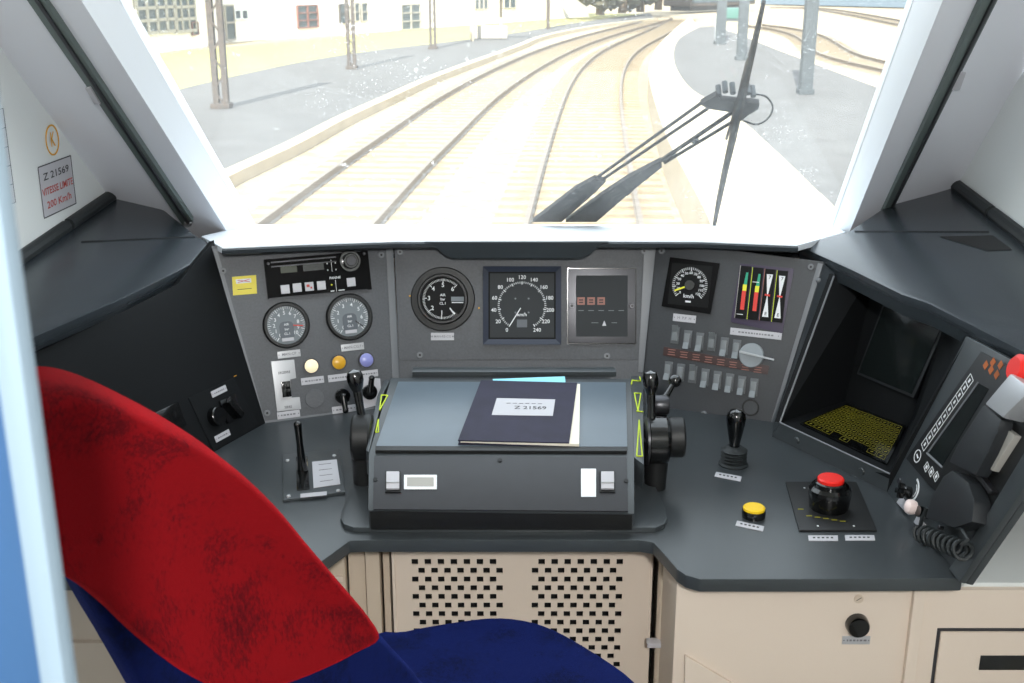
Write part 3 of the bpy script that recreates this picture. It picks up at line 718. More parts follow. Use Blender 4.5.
# bar gauges
c4 = FR.poly([zr(352, 100), zr(540, 118), zr(500, 345), zr(318, 305)])
g = lab(MB().m('purple').prism(c4, 0, 0.003, 0.0006).build('bar_gauge_unit', t), 'unit of four vertical bar gauges, two red-yellow-green and two white')
for k in range(4):
    dx = 43 * k; top = zr(378 + dx + 2, 110 + 5.5 * k); bot = zr(345 + dx, 292 + 4.5 * k)
    a = FR.uv(*top); b = FR.uv(*bot); cx, cy = (a[0] + b[0]) / 2, (a[1] + b[1]) / 2; L = a[1] - b[1]; wb = 0.0225
    mb = MB().m('dialblack').rect(cx, cy, wb, L, 0.003, 0.008, 0.0006)
    mb.m(('beige', 'lime', 'salmon', 'lime')[k]).rect(cx - wb * .5, cy, 0.0012, L, 0.004, 0.0086)
    z = 0.0081
    if k < 2:
        mb.m('green').prism([(cx - wb*.0, cy + L*.15), (cx + wb*.32, cy + L*.15), (cx + wb*.32, cy + L*.38), (cx + wb*.12, cy + L*.38)], z, z + .0006)
        mb.m('needleY').rect(cx + wb * .13, cy + L * .09, wb * .38, L * .12, z, z + .0006)
        mb.m('needleR').rect(cx + wb * .11, cy - L * .15, wb * .38, L * .36, z, z + .0006)
        mb.m('print').rect(cx - wb * .05, cy - L * .42 if k == 0 else cy + L * .22, wb * .6, 0.0014, z + .0007, z + .0016)
    else:
        mb.m('print').prism([(cx - wb*.28, cy + L*.40), (cx + wb*.32, cy + L*.40), (cx + wb*.03, cy - L*.02), (cx + wb*.32, cy - L*.42), (cx - wb*.28, cy - L*.42), (cx - wb*.03, cy - L*.02)], z, z + .0005)
        mb.m('ink').text('7', cx + wb*.05, cy + L*.34, 0.010, z + .0008).text('E', cx + wb*.03, cy - L*.36, 0.010, z + .0008)
        mb.m('needleR').rect(cx, cy - L * .0, wb * .5, 0.004, z + .0006, z + .0015, rot=-.1)
    mb.build('bar_gauge', g)
plate(FR, t, *zr(406, 346), 52, 7, txt=None)
# toggles
zt = lambda x, y: lmap(x, y, 650, 300, 5.693)
sp = MB().m('brown').prism(FR.poly([zt(80, 265), zt(680, 375), zt(670, 425), zt(75, 315)]), 0, 0.002, 0.0004)
sp.m('salmon')
for k in range(8):
    for j in range(3):
        u, v = FR.uv(*zt(125 + 70 * k, 283 + 14.3 * k + 14 * j)); sp.rect(u - 0.0005 * j, v, 0.017 - 0.003 * (j % 2), 0.0018, 0.002, 0.0023)
sp.build('legend_strip', t)
def toggle(px, py, up):
    u, v = FR.uv(px, py); s_ = 1 if up else -1
    g = MB().m('toggleb').rect(u, v, 0.018, 0.038, 0, 0.004, 0.001).build('toggle_switch', t)
    MB().m('toggle').rect(u, v + s_ * 0.002, 0.0125, 0.028, 0.003, 0.010, 0.0015).poly([(u - .0065, v + s_*.008, .006), (u + .0065, v + s_*.008, .006), (u + .0065, v + s_*.022, .014), (u - .0065, v + s_*.022, .014)], (0, 0, .006), 0.001).build('toggle_lever', g)
for k, up in enumerate((1, 0, 0, 1, 0, 0)): toggle(*zt(145 + 69.5 * k, 200 + 13.5 * k + (8 if not up else 0)), up)
for k, up in enumerate((0, 0, 1, 0, 0, 0, 0, 0)): toggle(*zt(105 + 69.5 * k, 395 + 14 * k + (3 if not up else 0)), up)
u, v = FR.uv(*zt(580, 315)); r = FR.r(752, 355, 12.3)
g = lab(MB().m('grey').disc(u, v, r, 0, 0.010, 40, 0.0015).build('selector_knob', t), 'round grey selector knob with a bar handle')
u2, v2 = FR.uv(*zt(515, 300)); u3, v3 = FR.uv(*zt(712, 345))
MB().m('silver').poly([(u2, v2, .010), (u3, v3, .014), (u3, v3 + .004, .014), (u2, v2 + .005, .010)], (0, 0, 0.010), 0.001).build('bar_handle', g)
u, v = FR.uv(*zt(573, 612)); r = FR.r(751, 408, 8.5); MB().m('blackm').disc(u, v, r, 0, 0.003, 28, 0.001).m('panelr').disc(u, v, r * .8, .003, .0034, 28).build('blanking_cap', t)
plate(FR, t, *zr(395, 661), 16, 7)

# ================================================================== DESK
t = thing('driver_desk', 'dark grey curved driver desk worktop under the instrument panels', 'desk', (0, 2.0, 0.745))
dl = [(-60, 575), (296, 578), (318, 564), (350, 540.5), (361, 540), (640, 540), (653, 542), (665, 555), (677, 569), (686, 575), (700, 579), (800, 579), (959, 577.5), (1075, 575)]
P = [U(*p, DESK) for p in dl] + [V((0.98, 2.40, .78)), V((0.4, 2.60, .78)), V((-0.4, 2.60, .78)), V((-0.90, 2.40, .78))]
P[0] = V((-0.93, P[1].y, .78)); P[12] = U(963, 578, DESK); P[13] = U(893, 489, DESK)
MB().m('dash').poly(P, V((0, 0, -0.024)), 0.005).build('worktop', t, world=True)
# backing below instruments (closes the dashboard behind panels)
BP = [U(262, 425, DESK), U(205, 457, DESK), U(213, 252, FL.pl)]
# ---- left side panel
SL = plane3(*BP)
FS = Frame(BP[0], BP[0] - BP[1], (0, 0, 1))
FS = Frame(BP[0], BP[0] - BP[1], BP[2] - BP[0])
t = thing('dashboard_cheek', 'dark side panel under the left shelf beside the desk', 'panel', FS.M)
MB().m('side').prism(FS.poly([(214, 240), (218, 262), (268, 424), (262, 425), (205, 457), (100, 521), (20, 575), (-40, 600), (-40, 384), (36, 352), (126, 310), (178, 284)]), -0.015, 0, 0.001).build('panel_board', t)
g4 = FS.poly([(188, 398), (233, 378), (258, 424), (213, 451)])
MB().m('side').prism(g4, 0, 0.002, 0.0006).build('switch_plate', t)
plate(FS, t, 218, 391.5, 17, 7, z0=0.002); plate(FS, t, 221.5, 436, 17, 7, z0=0.002)
u, v = FS.uv(229, 409); g = lab(MB().m('black').rect(u, v, 0.05, 0.05, 0.002, 0.008, 0.001).build('rotary_switch', t), 'black rotary switch on side panel')
MB().m('black').rect(u, v, 0.017, 0.05, 0.008, 0.022, 0.004, rot=.5).build('grip', g)
u, v = FS.uv(213.5, 417); MB().m('black').disc(u, v, 0.020, 0.002, 0.018, 28, 0.002).build('push_knob', t)
u, v = FS.uv(166, 421); g = lab(MB().m('black').rect(u, v, 0.085, 0.05, 0, 0.006, 0.002).build('handle', t), 'black recessed handle beside the seat')
u, v = FS.uv(235, 376); MB().m('orangeink').rect(u, v, 0.008, 0.0015, 0, 0.001).build('mark', t)

# ---- desk items
def on_desk(px, py, z=0.78): return U(px, py, PZ(z))
# brake lever on its plate, left
zl = lambda x, y: lmap(x, y, 140, 370, 3.254)
q = [on_desk(*zl(*p)) for p in ((465, 283), (650, 265), (668, 405), (465, 432))]
t = thing('lever_unit', 'small black lever on a white-bordered plate, left side of the desk', 'lever', V(((q[0].x + q[2].x) / 2, (q[0].y + q[2].y) / 2, .78)))
MB().m('dash').poly(q, V((0, 0, 0.006)), 0.003).build('base_plate', t, world=True)
cc = [on_desk(*zl(*p), z=0.7865) for p in ((560, 300), (640, 292), (652, 372), (565, 385))]
mb = MB().m('label').poly(cc, V((0, 0, 0.001)))
mb.m('ink')
for k in range(4):
    a = cc[0].lerp(cc[3], .15 + .22 * k); b = cc[1].lerp(cc[2], .15 + .22 * k); a, b = a.lerp(b, .25), a.lerp(b, .75)
    mb.poly([a, b, b + V((0, .0012, 0)), a + V((0, .0012, 0))], V((0, 0, .0013)))
lab(mb.build('instruction_card', t, world=True), 'white printed instruction card')
cc = [on_desk(*zl(*p), z=0.7865) for p in ((522, 404), (608, 396), (608, 408), (522, 416))]
MB().m('label').poly(cc, V((0, 0, 0.001))).build('label_plate', t, world=True)
for p in ((480, 296), (632, 280), (645, 394), (484, 412)): c = on_desk(*zl(*p), z=.786); MB().m('alu').disc(c.x, c.y, .004, .786, .789, 14, .001).build('screw', t, world=True)
cc = [on_desk(*zl(*p), z=0.7865) for p in ((508, 285), (545, 282), (552, 388), (510, 393))]
MB().m('black').poly(cc, V((0, 0, 0.002)), .0005).build('slot', t, world=True)
b = on_desk(*zl(530, 330), z=.786); zc_ = (b - EYE).dot(V((0, CP, -SP)))
tp = at(*zl(513, 178), zc_ * 0.985)
MB().m('black').tube([b, b.lerp(tp, .25), b.lerp(tp, .6), tp], [.011, .008, .0065, .0075], 14).ball(tp, .0078).build('lever', t, world=True)

# lever with boot (right)
zq = lambda x, y: lmap(x, y, 640, 370, 2.969)
b = on_desk(*zq(277, 280))
t = thing('control_lever', 'black ball-topped lever with a ribbed rubber boot on the desk', 'lever', b)
prof = [(.029, 0), (.029, .004), (.024, .008)]
for k in range(4): prof += [(.022, .010 + .009 * k), (.026, .014 + .009 * k), (.021, .018 + .009 * k)]
prof += [(.014, .052)]
prof = [(a_, b_ * .76) for a_, b_ in prof]
MB().m('rubber').lathe(prof, 28).build('rubber_boot', t)
MB().m('black').lathe([(.010, .036), (.011, .048), (.0145, .066), (.0180, .086), (.0192, .097), (.0178, .107), (.012, .114), (.0001, .117)], 28).build('handle', t)
def desk_label(label, pts, nm='desk_label'):
    q = [on_desk(*p) for p in pts]
    mb = MB().m('label').poly(q, V((0, 0, .0015)), .0003).m('ink')
    n = 5
    for k in range(n):
        a = q[0].lerp(q[1], .15 + .15 * k); b_ = q[0].lerp(q[1], .23 + .15 * k); d = (q[3] - q[0]) * .35
        mb.poly([a + d, b_ + d, b_ + d * 1.7, a + d * 1.7], V((0, 0, .0018)))
    return tag(center(mb.build(nm)), label, 'label')
desk_label('small white label in front of the lever with the rubber boot', [zq(226, 304), zq(302, 318), zq(298, 332), zq(221, 317)])
desk_label('small white label in front of the yellow push button', [zq(288, 449), zq(369, 466), zq(365, 480), zq(283, 463)])
desk_label('small white label, left one in front of the red button plate', [zq(499, 493), zq(587, 493), zq(588, 508), zq(501, 508)])
desk_label('small white label, right one in front of the red button plate', [zq(608, 492), zq(695, 492), zq(698, 507), zq(610, 507)])
b = on_desk(*zq(337, 435))
t = thing('push_button', 'round yellow push button with a black collar on the desk', 'button', b)
MB().m('black').lathe([(.0205, 0), (.0215, .010), (.0205, .014)], 32).build('collar', t)
lab(MB().m('pyellow').lathe([(.0195, .012), (.0195, .018), (.017, .020)], 32).build('cap', t), 'yellow cap')
# red knob plate
q = [on_desk(*zq(*p)) for p in ((432, 337), (642, 337), (703, 481), (472, 481))]
t = thing('rotary_control', 'large black rotary knob with red top on a square black plate', 'knob', V(((q[0].x + q[2].x) / 2, (q[0].y + q[2].y) / 2, .78)))
MB().m('blackm').poly(q, V((0, 0, .004)), .001).build('base_plate', t, world=True)
b = on_desk(*zq(559, 408), z=.784)
kn = MB().m('black').lathe([(.034, .784), (.036, .792), (.0385, .815), (.038, .822), (.033, .828)], 14, Matrix.Translation((b.x, b.y, 0))).build('knob_body', t, world=True)
MB().m('black').lathe([(.027, .826), (.027, .834), (.0245, .836)], 32, Matrix.Translation((b.x, b.y, 0))).build('collar', t, world=True)
lab(MB().m('red').lathe([(.0235, .834), (.0235, .841), (.021, .8435)], 32, Matrix.Translation((b.x, b.y, 0))).build('cap', t, world=True), 'bright red cap')
mb = MB().m('key')
for k in range(6):
    p = on_desk(*zq(477 + 25 * k, 413 + (16 if k else 0) + 4 * k), z=.7842); mb.box(p, (.010, .003, .0006))
for p in ((488, 350), (528, 463), (635, 463)): p = on_desk(*zq(*p), z=.7845); mb.m('print').box(p, (.003, .003, .001))
mb.build('scale_print', t, world=True)

# ================================================================== CENTRE CONSOLE
LA = at(369, 453, 2.05); LB = at(634, 455, 2.05); LC = at(391, 379, 2.33)
LPL = plane3(LA, LB, LC)
nL = LPL[1] if LPL[1].z > 0 else -LPL[1]
t = thing('desk_console', 'raised centre console box with sloping grey lid carrying the binder', 'console', V(((LA.x + LB.x) / 2, 2.05, .79)))
z2 = lambda x, y: lmap(x, y, 330, 360, 2.926)
lid = [U(*p, LPL) for p in ((369, 454), (634, 457), (631, 379), (391, 378))]
FA = [at(*z2(112, 440), 1.968), at(*z2(890, 450), 1.968)]
# body: hull of lid + front face + base
b0, b1 = [V((p.x, p.y, .79)) for p in (FA[0], FA[1])]
r0, r1 = V((lid[3].x, lid[3].y, .79)), V((lid[2].x, lid[2].y, .79))
mb = MB().m('dash')
vs = [lid[0], lid[1], lid[2], lid[3], FA[0], FA[1], b0 + V((0, .006, 0)), b1 + V((0, .006, 0)), r0, r1]
mb.add(vs, [[0, 1, 2, 3], [0, 4, 5, 1], [4, 6, 7, 5], [3, 2, 9, 8], [0, 3, 8, 6, 4], [1, 5, 7, 9, 2], [6, 8, 9, 7]])
mb.build('housing', t, world=True)
q = [U(*p, LPL) for p in (z2(133, 262), z2(870, 264), z2(865, 70), z2(200, 68))]
MB().m('lid').poly(q, nL * .004, .001).build('lid', t, world=True)
q = [U(*p, LPL) for p in (z2(240, 50), z2(838, 50), z2(832, 36), z2(243, 36))]
MB().m('dash').poly(q, nL * .012, .003).build('hinge_bar', t, world=True)
q = [U(*p, LPL) for p in (z2(133, 274), z2(868, 276), z2(870, 263), z2(133, 261))]
MB().m('blackm').poly(q, nL * .007, .001).build('lid_edge', t, world=True)
MB().m('blackm').poly([FA[0] + V((.003, .002, -.001)), FA[1] + V((-.003, .002, -.001)), b1 + V((-.003, .006, 0)), b0 + V((.003, .006, 0))], V((0, -.004, 0)), .0005).build('plinth', t, world=True)
FFp = plane3(LA, LB, FA[0]); nF = FFp[1] if FFp[1].y < 0 else -FFp[1]
FF = Frame(LA, LB - LA, nF.cross(V((1, 0, 0))) * 1.0)
if FF.n.y > 0: FF = Frame(LA, LB - LA, -(nF.cross(V((1, 0, 0)))))
q = [U(*p, FFp) for p in (z2(130, 283), z2(868, 286), z2(872, 446), z2(126, 440))]
MB().m('front').poly(q, nF * .004, .001).build('front_plate', t, world=True)
for p in ((133, 354), (497, 298), (866, 358)):
    c = U(*z2(*p), FFp) + nF * .004; MB().m('blackm').cyl(c, c + nF * .0015, .004, seg=14).build('screw', t, world=True)
def onF(px, py, wpx, hpx, m_, d0, d1, nm, bev=.0005, extra=None):
    x0, y0 = z2(px - wpx/2, py - hpx/2); x1, y1 = z2(px + wpx/2, py + hpx/2)
    q = [U(*p, FFp) + nF * d0 for p in ((x0, y0), (x1, y0), (x1, y1), (x0, y1))]
    return MB().m(m_).poly(q, nF * (d1 - d0), bev).build(nm, t, world=True)
for x in (185, 811):
    onF(x, 362, 46, 62, 'blackm', .004, .007, 'switch_bezel'); s_ = onF(x, 362, 38, 50, 'label', .007, .012, 'rocker_switch', .0015)
    lab(s_, 'pale grey rocker switch'); 
    q0 = U(*z2(x, 370), FFp) + nF * .0125
    MB().m('alu').box(q0, (.022, .003, .004), .001).build('rocker_ridge', s_, world=True)
onF(265, 362, 96, 42, 'white', .004, .0055, 'label_plate'); onF(265, 362, 78, 26, 'beige', .0055, .006, 'label_print', 0)
onF(756, 364, 44, 82, 'white', .004, .0055, 'label_plate')
q = [at(*z2(128, 448), 2.0), at(*z2(868, 455), 2.0)]
# side strips with lime triangles
def strip(px_pts, tri, nm):
    q = [U(*p, LPL) for p in px_pts]
    MB().m('dash').poly(q, -nL * .05 , .002).build(nm, t, world=True)
    for tr in tri:
        c = [U(*p, LPL) + nL * .0008 for p in tr]; m_ = (c[0] + c[1] + c[2]) / 3
        o_ = MB().m('lime')
        for i in range(3): o_.tube([c[i], c[(i+1) % 3]], .0013, 6)
        o_.build('lime_mark', t, world=True)
zR = lambda x, y: lmap(x, y, 630, 360, 5.69)
strip([(634, 457), (644, 465), (643, 376), (631, 376)], [[zR(25, 190), zR(62, 192), zR(45, 292)], [zR(38, 548), zR(70, 550), zR(52, 345)]], 'scale_strip')
o_ = MB().m('lime'); pp = [U(*zR(*p), LPL) + nL * .001 for p in ((8, 140), (12, 118), (60, 122), (55, 98))]; o_.tube(pp, .0014, 6)
o_.tube([U(*zR(35, 293), LPL) + nL * .001, U(*zR(76, 297), LPL) + nL * .001], .0013, 6).build('lime_mark', t, world=True)
zL_ = lambda x, y: lmap(x, y, 330, 365, 5.94)
strip([(369, 452), (376, 424), (384, 392), (391, 379), (384, 380), (377, 396), (372, 425), (366, 450)], [[zL_(305, 180), zL_(343, 182), zL_(295, 270)], [zL_(272, 402), zL_(288, 400), zL_(287, 325)]], 'scale_strip')
# base plate of console
q = [U(*p, DESK) for p in ((370, 440), (352, 484), (342, 515), (340.5, 523), (344, 529), (354, 532.5), (507, 533), (655, 532.5), (664, 529), (667, 523), (665, 512), (652, 484), (638, 445))]
MB().m('dash').poly(q, V((0, 0, .010)), .003).build('base_plate', t, world=True)

# binder
q = [U(*p, LPL) + nL * .0045 for p in (z2(374, 254), z2(698, 262), z2(735, 78), z2(443, 72))]
q = [U(*p, LPL) + nL * .0045 for p in ((458, 447), (569, 449.5), (577, 389), (481, 386.5))]
t = thing('document_binder', 'dark navy binder with a white label lying on the console lid', 'binder', (q[0] + q[2]) / 2)
MB().m('navy').poly(q, nL * .002, .0005).build('back_cover', t, world=True)
pg = [q[0].lerp(q[2], .02), q[1].lerp(q[0], -.09), q[2].lerp(q[3], -.03), q[3].lerp(q[1], .02)]
MB().m('paper').poly([p + nL * .002 for p in pg], nL * .005).build('pages', t, world=True)
MB().m('navy').poly([p + nL * .0072 for p in q], nL * .0025, .0008).build('front_cover', t, world=True)
CT = (q[0] + nL * .0098, nL)
lb_ = [U(*p, CT) for p in (z2(473, 161), z2(652, 164), z2(659, 116), z2(488, 112))]
fb = Frame(lb_[0], lb_[1] - lb_[0], lb_[3] - lb_[0])
mb = MB().m('label').poly(lb_, nL * .0006)
lc = (lb_[0] + lb_[1] + lb_[2] + lb_[3]) / 4 + nL * .0009
FBm = fb.M.copy(); FBm.translation = lc
mb.m('ink').text('Z 21569', .012, -.004, .018, 0, X=FBm)
mb.text('', 0, 0, .01, 0) if False else None
for k in range(6): 
    p0 = FBm @ V((-.03 + .012 * k, .014, 0)); mb.box(p0, (.008, .0015, .0003))
mb.build('title_label', t, world=True)
q2 = [U(*p, LPL) + nL * .006 for p in (z2(477, 84), z2(690, 86), z2(687, 57), z2(476, 65))]
o = MB().m('cyan').poly(q2, nL * .0012).build('loose_sheet'); tag(center(o), 'pale cyan sheet sticking out behind the navy binder', 'paper')

# ---- traction levers either side of console
AX = V((1, 0, 0))
def drum(mb, c, r, w_): mb.lathe_ax(c - AX * w_/2, c + AX * w_/2, [(r * .93, 0), (r, w_ * .12), (r, w_ * .88), (r * .93, w_)], 40)
dc = at(362.5, 437, 2.14)
t = thing('traction_lever', 'black lever on a drum at the left side of the console', 'lever', dc)
mb = MB().m('blackm'); drum(mb, dc, .044, .036); mb.build('drum', t, world=True)
tp = at(355.5, 381, 2.12)
b = dc + V((0.0, .006, .035))
MB().m('black').tube([b, b.lerp(tp, .3), b.lerp(tp, .75)], [.008, .0075, .009], 14).build('stem', t, world=True)
MB().m('black').lathe_ax(b.lerp(tp, .70), tp, [(.008, 0), (.013, .012), (.0155, .022), (.0155, .032), (.012, .040), (.0001, .044)], 24).build('grip', t, world=True)
mb = MB().m('blackm').cyl(V((dc.x, dc.y, .78)), dc, .020, .025)
mb.build('mounting', t, world=True)

dc = at(657, 440, 2.14)
t = thing('brake_lever', 'tall black lever on a drum with side wheel right of the console', 'lever', dc)
mb = MB().m('black'); drum(mb, dc + V((.0, 0, 0)), .045, .040); mb.m('steel').lathe_ax(dc - AX * .021, dc - AX * .017, [(.046, 0), (.046, .004)], 40); mb.build('drum', t, world=True)
wc = at(675.5, 437, 2.14); mb = MB().m('blackm'); drum(mb, wc, .038, .030); mb.build('side_wheel', t, world=True)
mb = MB().m('blackm').cyl(V((dc.x, dc.y, .78)), dc, .020, .025); mb.build('mounting', t, world=True)
tp = at(650.5, 382, 2.12); b = dc + V((-.012, 0, .035))
MB().m('black').tube([b, b.lerp(tp, .4), b.lerp(tp, .8)], [.009, .0085, .009], 14).build('stem', t, world=True)
MB().m('black').lathe_ax(b.lerp(tp, .68), tp, [(.008, 0), (.013, .012), (.0150, .022), (.0150, .034), (.012, .042), (.0001, .046)], 24).build('grip', t, world=True)
hp_ = at(661, 405, 2.17)
t = thing('reverser_lever', 'short black ball lever on a chromed hub behind the brake lever', 'lever', hp_)
mb = MB().m('steel').lathe_ax(hp_ - AX * .014, hp_ + AX * .014, [(.017, 0), (.019, .004), (.019, .024), (.017, .028)], 32)
mb.m('black').box(hp_ + V((0, .005, -.028)), (.024, .024, .04), .003); mb.build('hub', t, world=True)
tp = at(675, 381, 2.19)
MB().m('black').tube([hp_, hp_.lerp(tp, .5), tp], [.008, .006, .005], 12).ball(tp, .0125).build('ball_lever', t, world=True)

# ================================================================== RIGHT BAY (monitor + keyboard)
KZ = .818
K1, K2 = on_desk(780, 422.5, KZ), on_desk(890, 474, KZ)
B1, B2 = on_desk(845, 401, KZ), on_desk(908, 428, KZ)
TRp = U(823, 266, FR.pl)
bay = plane3(K1, K2, TRp)
E1 = U(834, 276, bay)
D0, D1 = on_desk(772, 436.5), on_desk(887, 492)
D2 = on_desk(965, 583)
Qp = at(982, 352, 1.935)
PH = plane3(D1, D2, Qp)
def shp(p): # point under right shelf above p
    n = SHR[1]; s_ = SHR[0]
    return V((p.x, p.y, s_.z - (n.x * (p.x - s_.x) + n.y * (p.y - s_.y)) / n.z - .03))
t = thing('monitor_bay', 'dark recessed bay with a blank monitor above a yellow-printed keyboard', 'console', (D0 + D1) / 2)
dn = (D1 - D0).normalized(); inn = V((0, 0, 1)).cross(dn).normalized()
# riser between desk and keyboard level + floor
MB().m('dash').add([D0, D1, K2, K1, D0 + inn * .03, D1 + inn * .03, K2 + inn * .004, K1 + inn * .004], [[0, 1, 2, 3], [3, 2, 6, 7], [0, 3, 7, 4], [1, 5, 6, 2], [4, 7, 6, 5], [0, 4, 5, 1]]).build('front_riser', t, world=True)
MB().m('edge').tube([K1, K2], .0018, 6).build('riser_edge', t, world=True)
for p in ((797, 440.5), (862, 471)):
    c = U(*p, plane3(D0, D1, K1)); n_ = -inn
    MB().m('dash').cyl(c, c + n_ * .004, .008, .006, 16).build('screw', t, world=True)
UPV = V((0, 0, 1))
lo = V((.10, .05, 0))
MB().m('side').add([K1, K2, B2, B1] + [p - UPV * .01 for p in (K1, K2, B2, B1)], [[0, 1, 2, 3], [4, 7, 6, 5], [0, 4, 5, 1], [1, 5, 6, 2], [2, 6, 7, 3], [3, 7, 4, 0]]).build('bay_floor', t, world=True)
# back wall leaning away
bd = (B2 - B1).normalized(); bo = UPV.cross(bd).normalized()
if bo.x < 0: bo = -bo
lean = bo * .07 + UPV * .36
BT1, BT2 = B1 - bd * .10 + lean, B2 + bd * .03 + lean
ks = []
def cut(p, q):   # move q along p->q so it stays under the shelf
    lo_, hi_ = 0.0, 1.0
    for _ in range(30):
        m_ = (lo_ + hi_) / 2; x = p.lerp(q, m_)
        if x.z < shp(x).z: lo_ = m_
        else: hi_ = m_
    return p.lerp(q, lo_)
BW = [B1, B2, cut(B2, B2 + bd * .03 + lean), cut(B1, B1 + lean)]
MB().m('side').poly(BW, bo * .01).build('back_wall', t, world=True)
bpl = plane3(B1, B2, BW[2]); bn = -bo
# monitor
sq = [(861, 374), (918, 398), (950, 326), (888, 303)]
q = [U(*p, bpl) + bn * .002 for p in sq]
nb = bpl[1] if bpl[1].dot(bo) < 0 else -bpl[1]
mo = MB().m('dark').poly(q, nb * .012, .003).build('monitor', t, world=True)
cq = sum(q, V()) / 4
lab(mo, 'dark blank monitor set in the back of the bay')
MB().m('screen').poly([cq + (p - cq) * .92 + nb * .012 for p in q], nb * .002, .0005).build('screen', mo, world=True)
# left bay wall
MB().m('side').poly([K1, B1, BW[3], cut(K1, E1 + (E1 - K1) * .1)], V((-.01, .004, 0))).build('side_wall', t, world=True)
# strip between instrument panel and bay opening
RB = U(771, 436, FR.pl)
MB().m('dash').add([RB, D0, K1, E1, TRp, TRp + UPV * .006, E1 + UPV * .006], [[0, 1, 2, 3, 4], [4, 3, 6, 5]]).build('bay_post', t, world=True)
MB().m('edge').tube([K1, E1], .002, 6).build('post_edge', t, world=True)
cc = U(818.6, 280.5, bay); MB().m('edge').ball(cc, .006).build('screw', t, world=True)
# right bay wall: between back wall right edge and phone housing edge
PE0, PE1 = D1, U(966, 340, PH)
RW = [K2, B2, BW[2], U(962, 338, PH)]
MB().m('side').poly([D1, K2, B2, BW[2] , cut(D1, PE1)], V((.012, 0, 0))).build('side_wall', t, world=True)
# keyboard
kq = [on_desk(*p, z=KZ) for p in ((800, 425), (847, 405.5), (906, 427.5), (887, 466))]
kn_ = thing('keyboard', 'black membrane keyboard with yellow printed keys in the bay', 'keyboard', kq[0])
MB().m('black').poly([p + V((0, 0, .0005)) for p in kq], V((0, 0, .004)), .001).build('key_base', kn_, world=True)
kx = [kq[0], kq[1], kq[2], kq[3]]
def kpt(a, b): # a: along width 0..1 (left-front to right), b: depth 0..1
    lf = kx[0].lerp(kx[3], a); bk = kx[1].lerp(kx[2], a); return lf.lerp(bk, b) + V((0, 0, .0047))
mb = MB().m('key')
rnd = random.Random(3)
rows = [(1, 12), (0, 13), (0, 13), (0, 12), (0, 10)]
for r_ in range(7):
    n = 13 if r_ else 9; b0_ = .05 + r_ * .13; b1_ = b0_ + .10
    if r_ == 6: n = 9
    for k in range(n):
        if r_ in (0, 6) and rnd.random() < .12: continue
        if r_ == 0 and k in (3, 5): continue
        a0_ = .03 + .94 * k / n; a1_ = .03 + .94 * (k + .85) / n
        c = [kpt(a0_, b0_), kpt(a1_, b0_), kpt(a1_, b1_), kpt(a0_, b1_)]
        for i in range(4): mb.tube([c[i], c[(i+1) % 4]], .0003, 4)
        m_ = kpt((a0_ + a1_) / 2, (b0_ + b1_) / 2)
        mb.box(m_, (.005, .003, .0004))
lab(mb.build('key_legends', kn_, world=True), 'yellow key outlines')

# ================================================================== PHONE HOUSING
nP = PH[1] if PH[1].x < 0 else -PH[1]
xp = (D2 - D1).normalized()
FP = Frame(D1, xp, nP.cross(xp))
assert (FP.n - nP).length < 1e-3 or (FP.n + nP).length < 1e-3
if (FP.n + nP).length < 1e-3: FP = Frame(D1, -xp, nP.cross(-xp))
t = thing('phone_console', 'dark sloping side panel carrying the handset and its keypad', 'panel', FP.M)
hs = FP.poly([(887, 492), (966, 584), (1024, 500), (1075, 425), (1075, 395), (1024, 367), (984, 345), (966, 336)])
MB().m('dash').prism(hs, -.012, 0, .002).build('housing', t)
MB().m('dash').prism(FP.poly([(966, 584), (1024, 500), (1075, 425), (1075, 380), (1024, 466), (981, 537), (955, 570)]), 0, .012, .003).build('edge_frame', t)
zp = lambda x, y: lmap(x, y, 900, 340, 5.25)
ze = lambda x, y: lmap(x, y, 880, 440, 4.556)
MB().m('blackm').prism(FP.poly([(908, 459), (983, 352), (1060, 395), (985, 533), (932, 487)]), 0, .004, .001).build('keypad_plate', t)
MB().m('screen').prism(FP.poly([zp(160, 600), zp(425, 230), zp(480, 260), zp(232, 668)]), .004, .0045).build('display', t)
MB().m('edge').tube([(*FP.uv(*zp(155, 597)), .005), (*FP.uv(*zp(235, 672)), .005)], .002, 6).tube([(*FP.uv(*zp(162, 590)), .005), (*FP.uv(*zp(425, 225)), .005)], .0015, 6).build('display_rim', t)
mb = MB().m('print')
ang = math.atan2(FP.uv(*zp(375, 215))[1] - FP.uv(*zp(140, 550))[1], FP.uv(*zp(375, 215))[0] - FP.uv(*zp(140, 550))[0])
for k in range(10):
    u, v = FP.uv(*zp(142 + 26 * k, 550 - 37 * k)); s_ = .0175
    for i in range(4):
        a = ang + i * math.pi / 2; mb.rect(u + math.cos(a) * s_/2, v + math.sin(a) * s_/2, .0011, s_, .004, .0045, rot=a)
    mb.rect(u, v, s_ * .4, s_ * .25, .004, .0045, rot=ang)
u, v = FP.uv(*zp(103, 612)); mb.ring(u, v, .0105, .012, .004, .0046, 28).rect(u, v, .003, .010, .004, .0046, rot=ang)
for k in range(3):
    u, v = FP.uv(*ze(222 + 22 * k, 125 + 22 * k)); s_ = .013
    for i in range(4):
        a = ang + i * math.pi / 2; mb.rect(u + math.cos(a) * s_/2, v + math.sin(a) * s_/2, .0011, s_, .004, .0045, rot=a)
    mb.rect(u, v, s_ * .5, s_ * .4, .004, .0045, rot=ang)
mb.build('key_outlines', t)
mb = MB().m('orangedk')
for x, y in ((462, 135), (490, 160), (520, 185), (500, 120), (540, 135)):
    u, v = FP.uv(*zp(x, y)); mb.rect(u, v, .012, .012, .004, .0045, rot=ang)
mb.build('orange_legend', t)
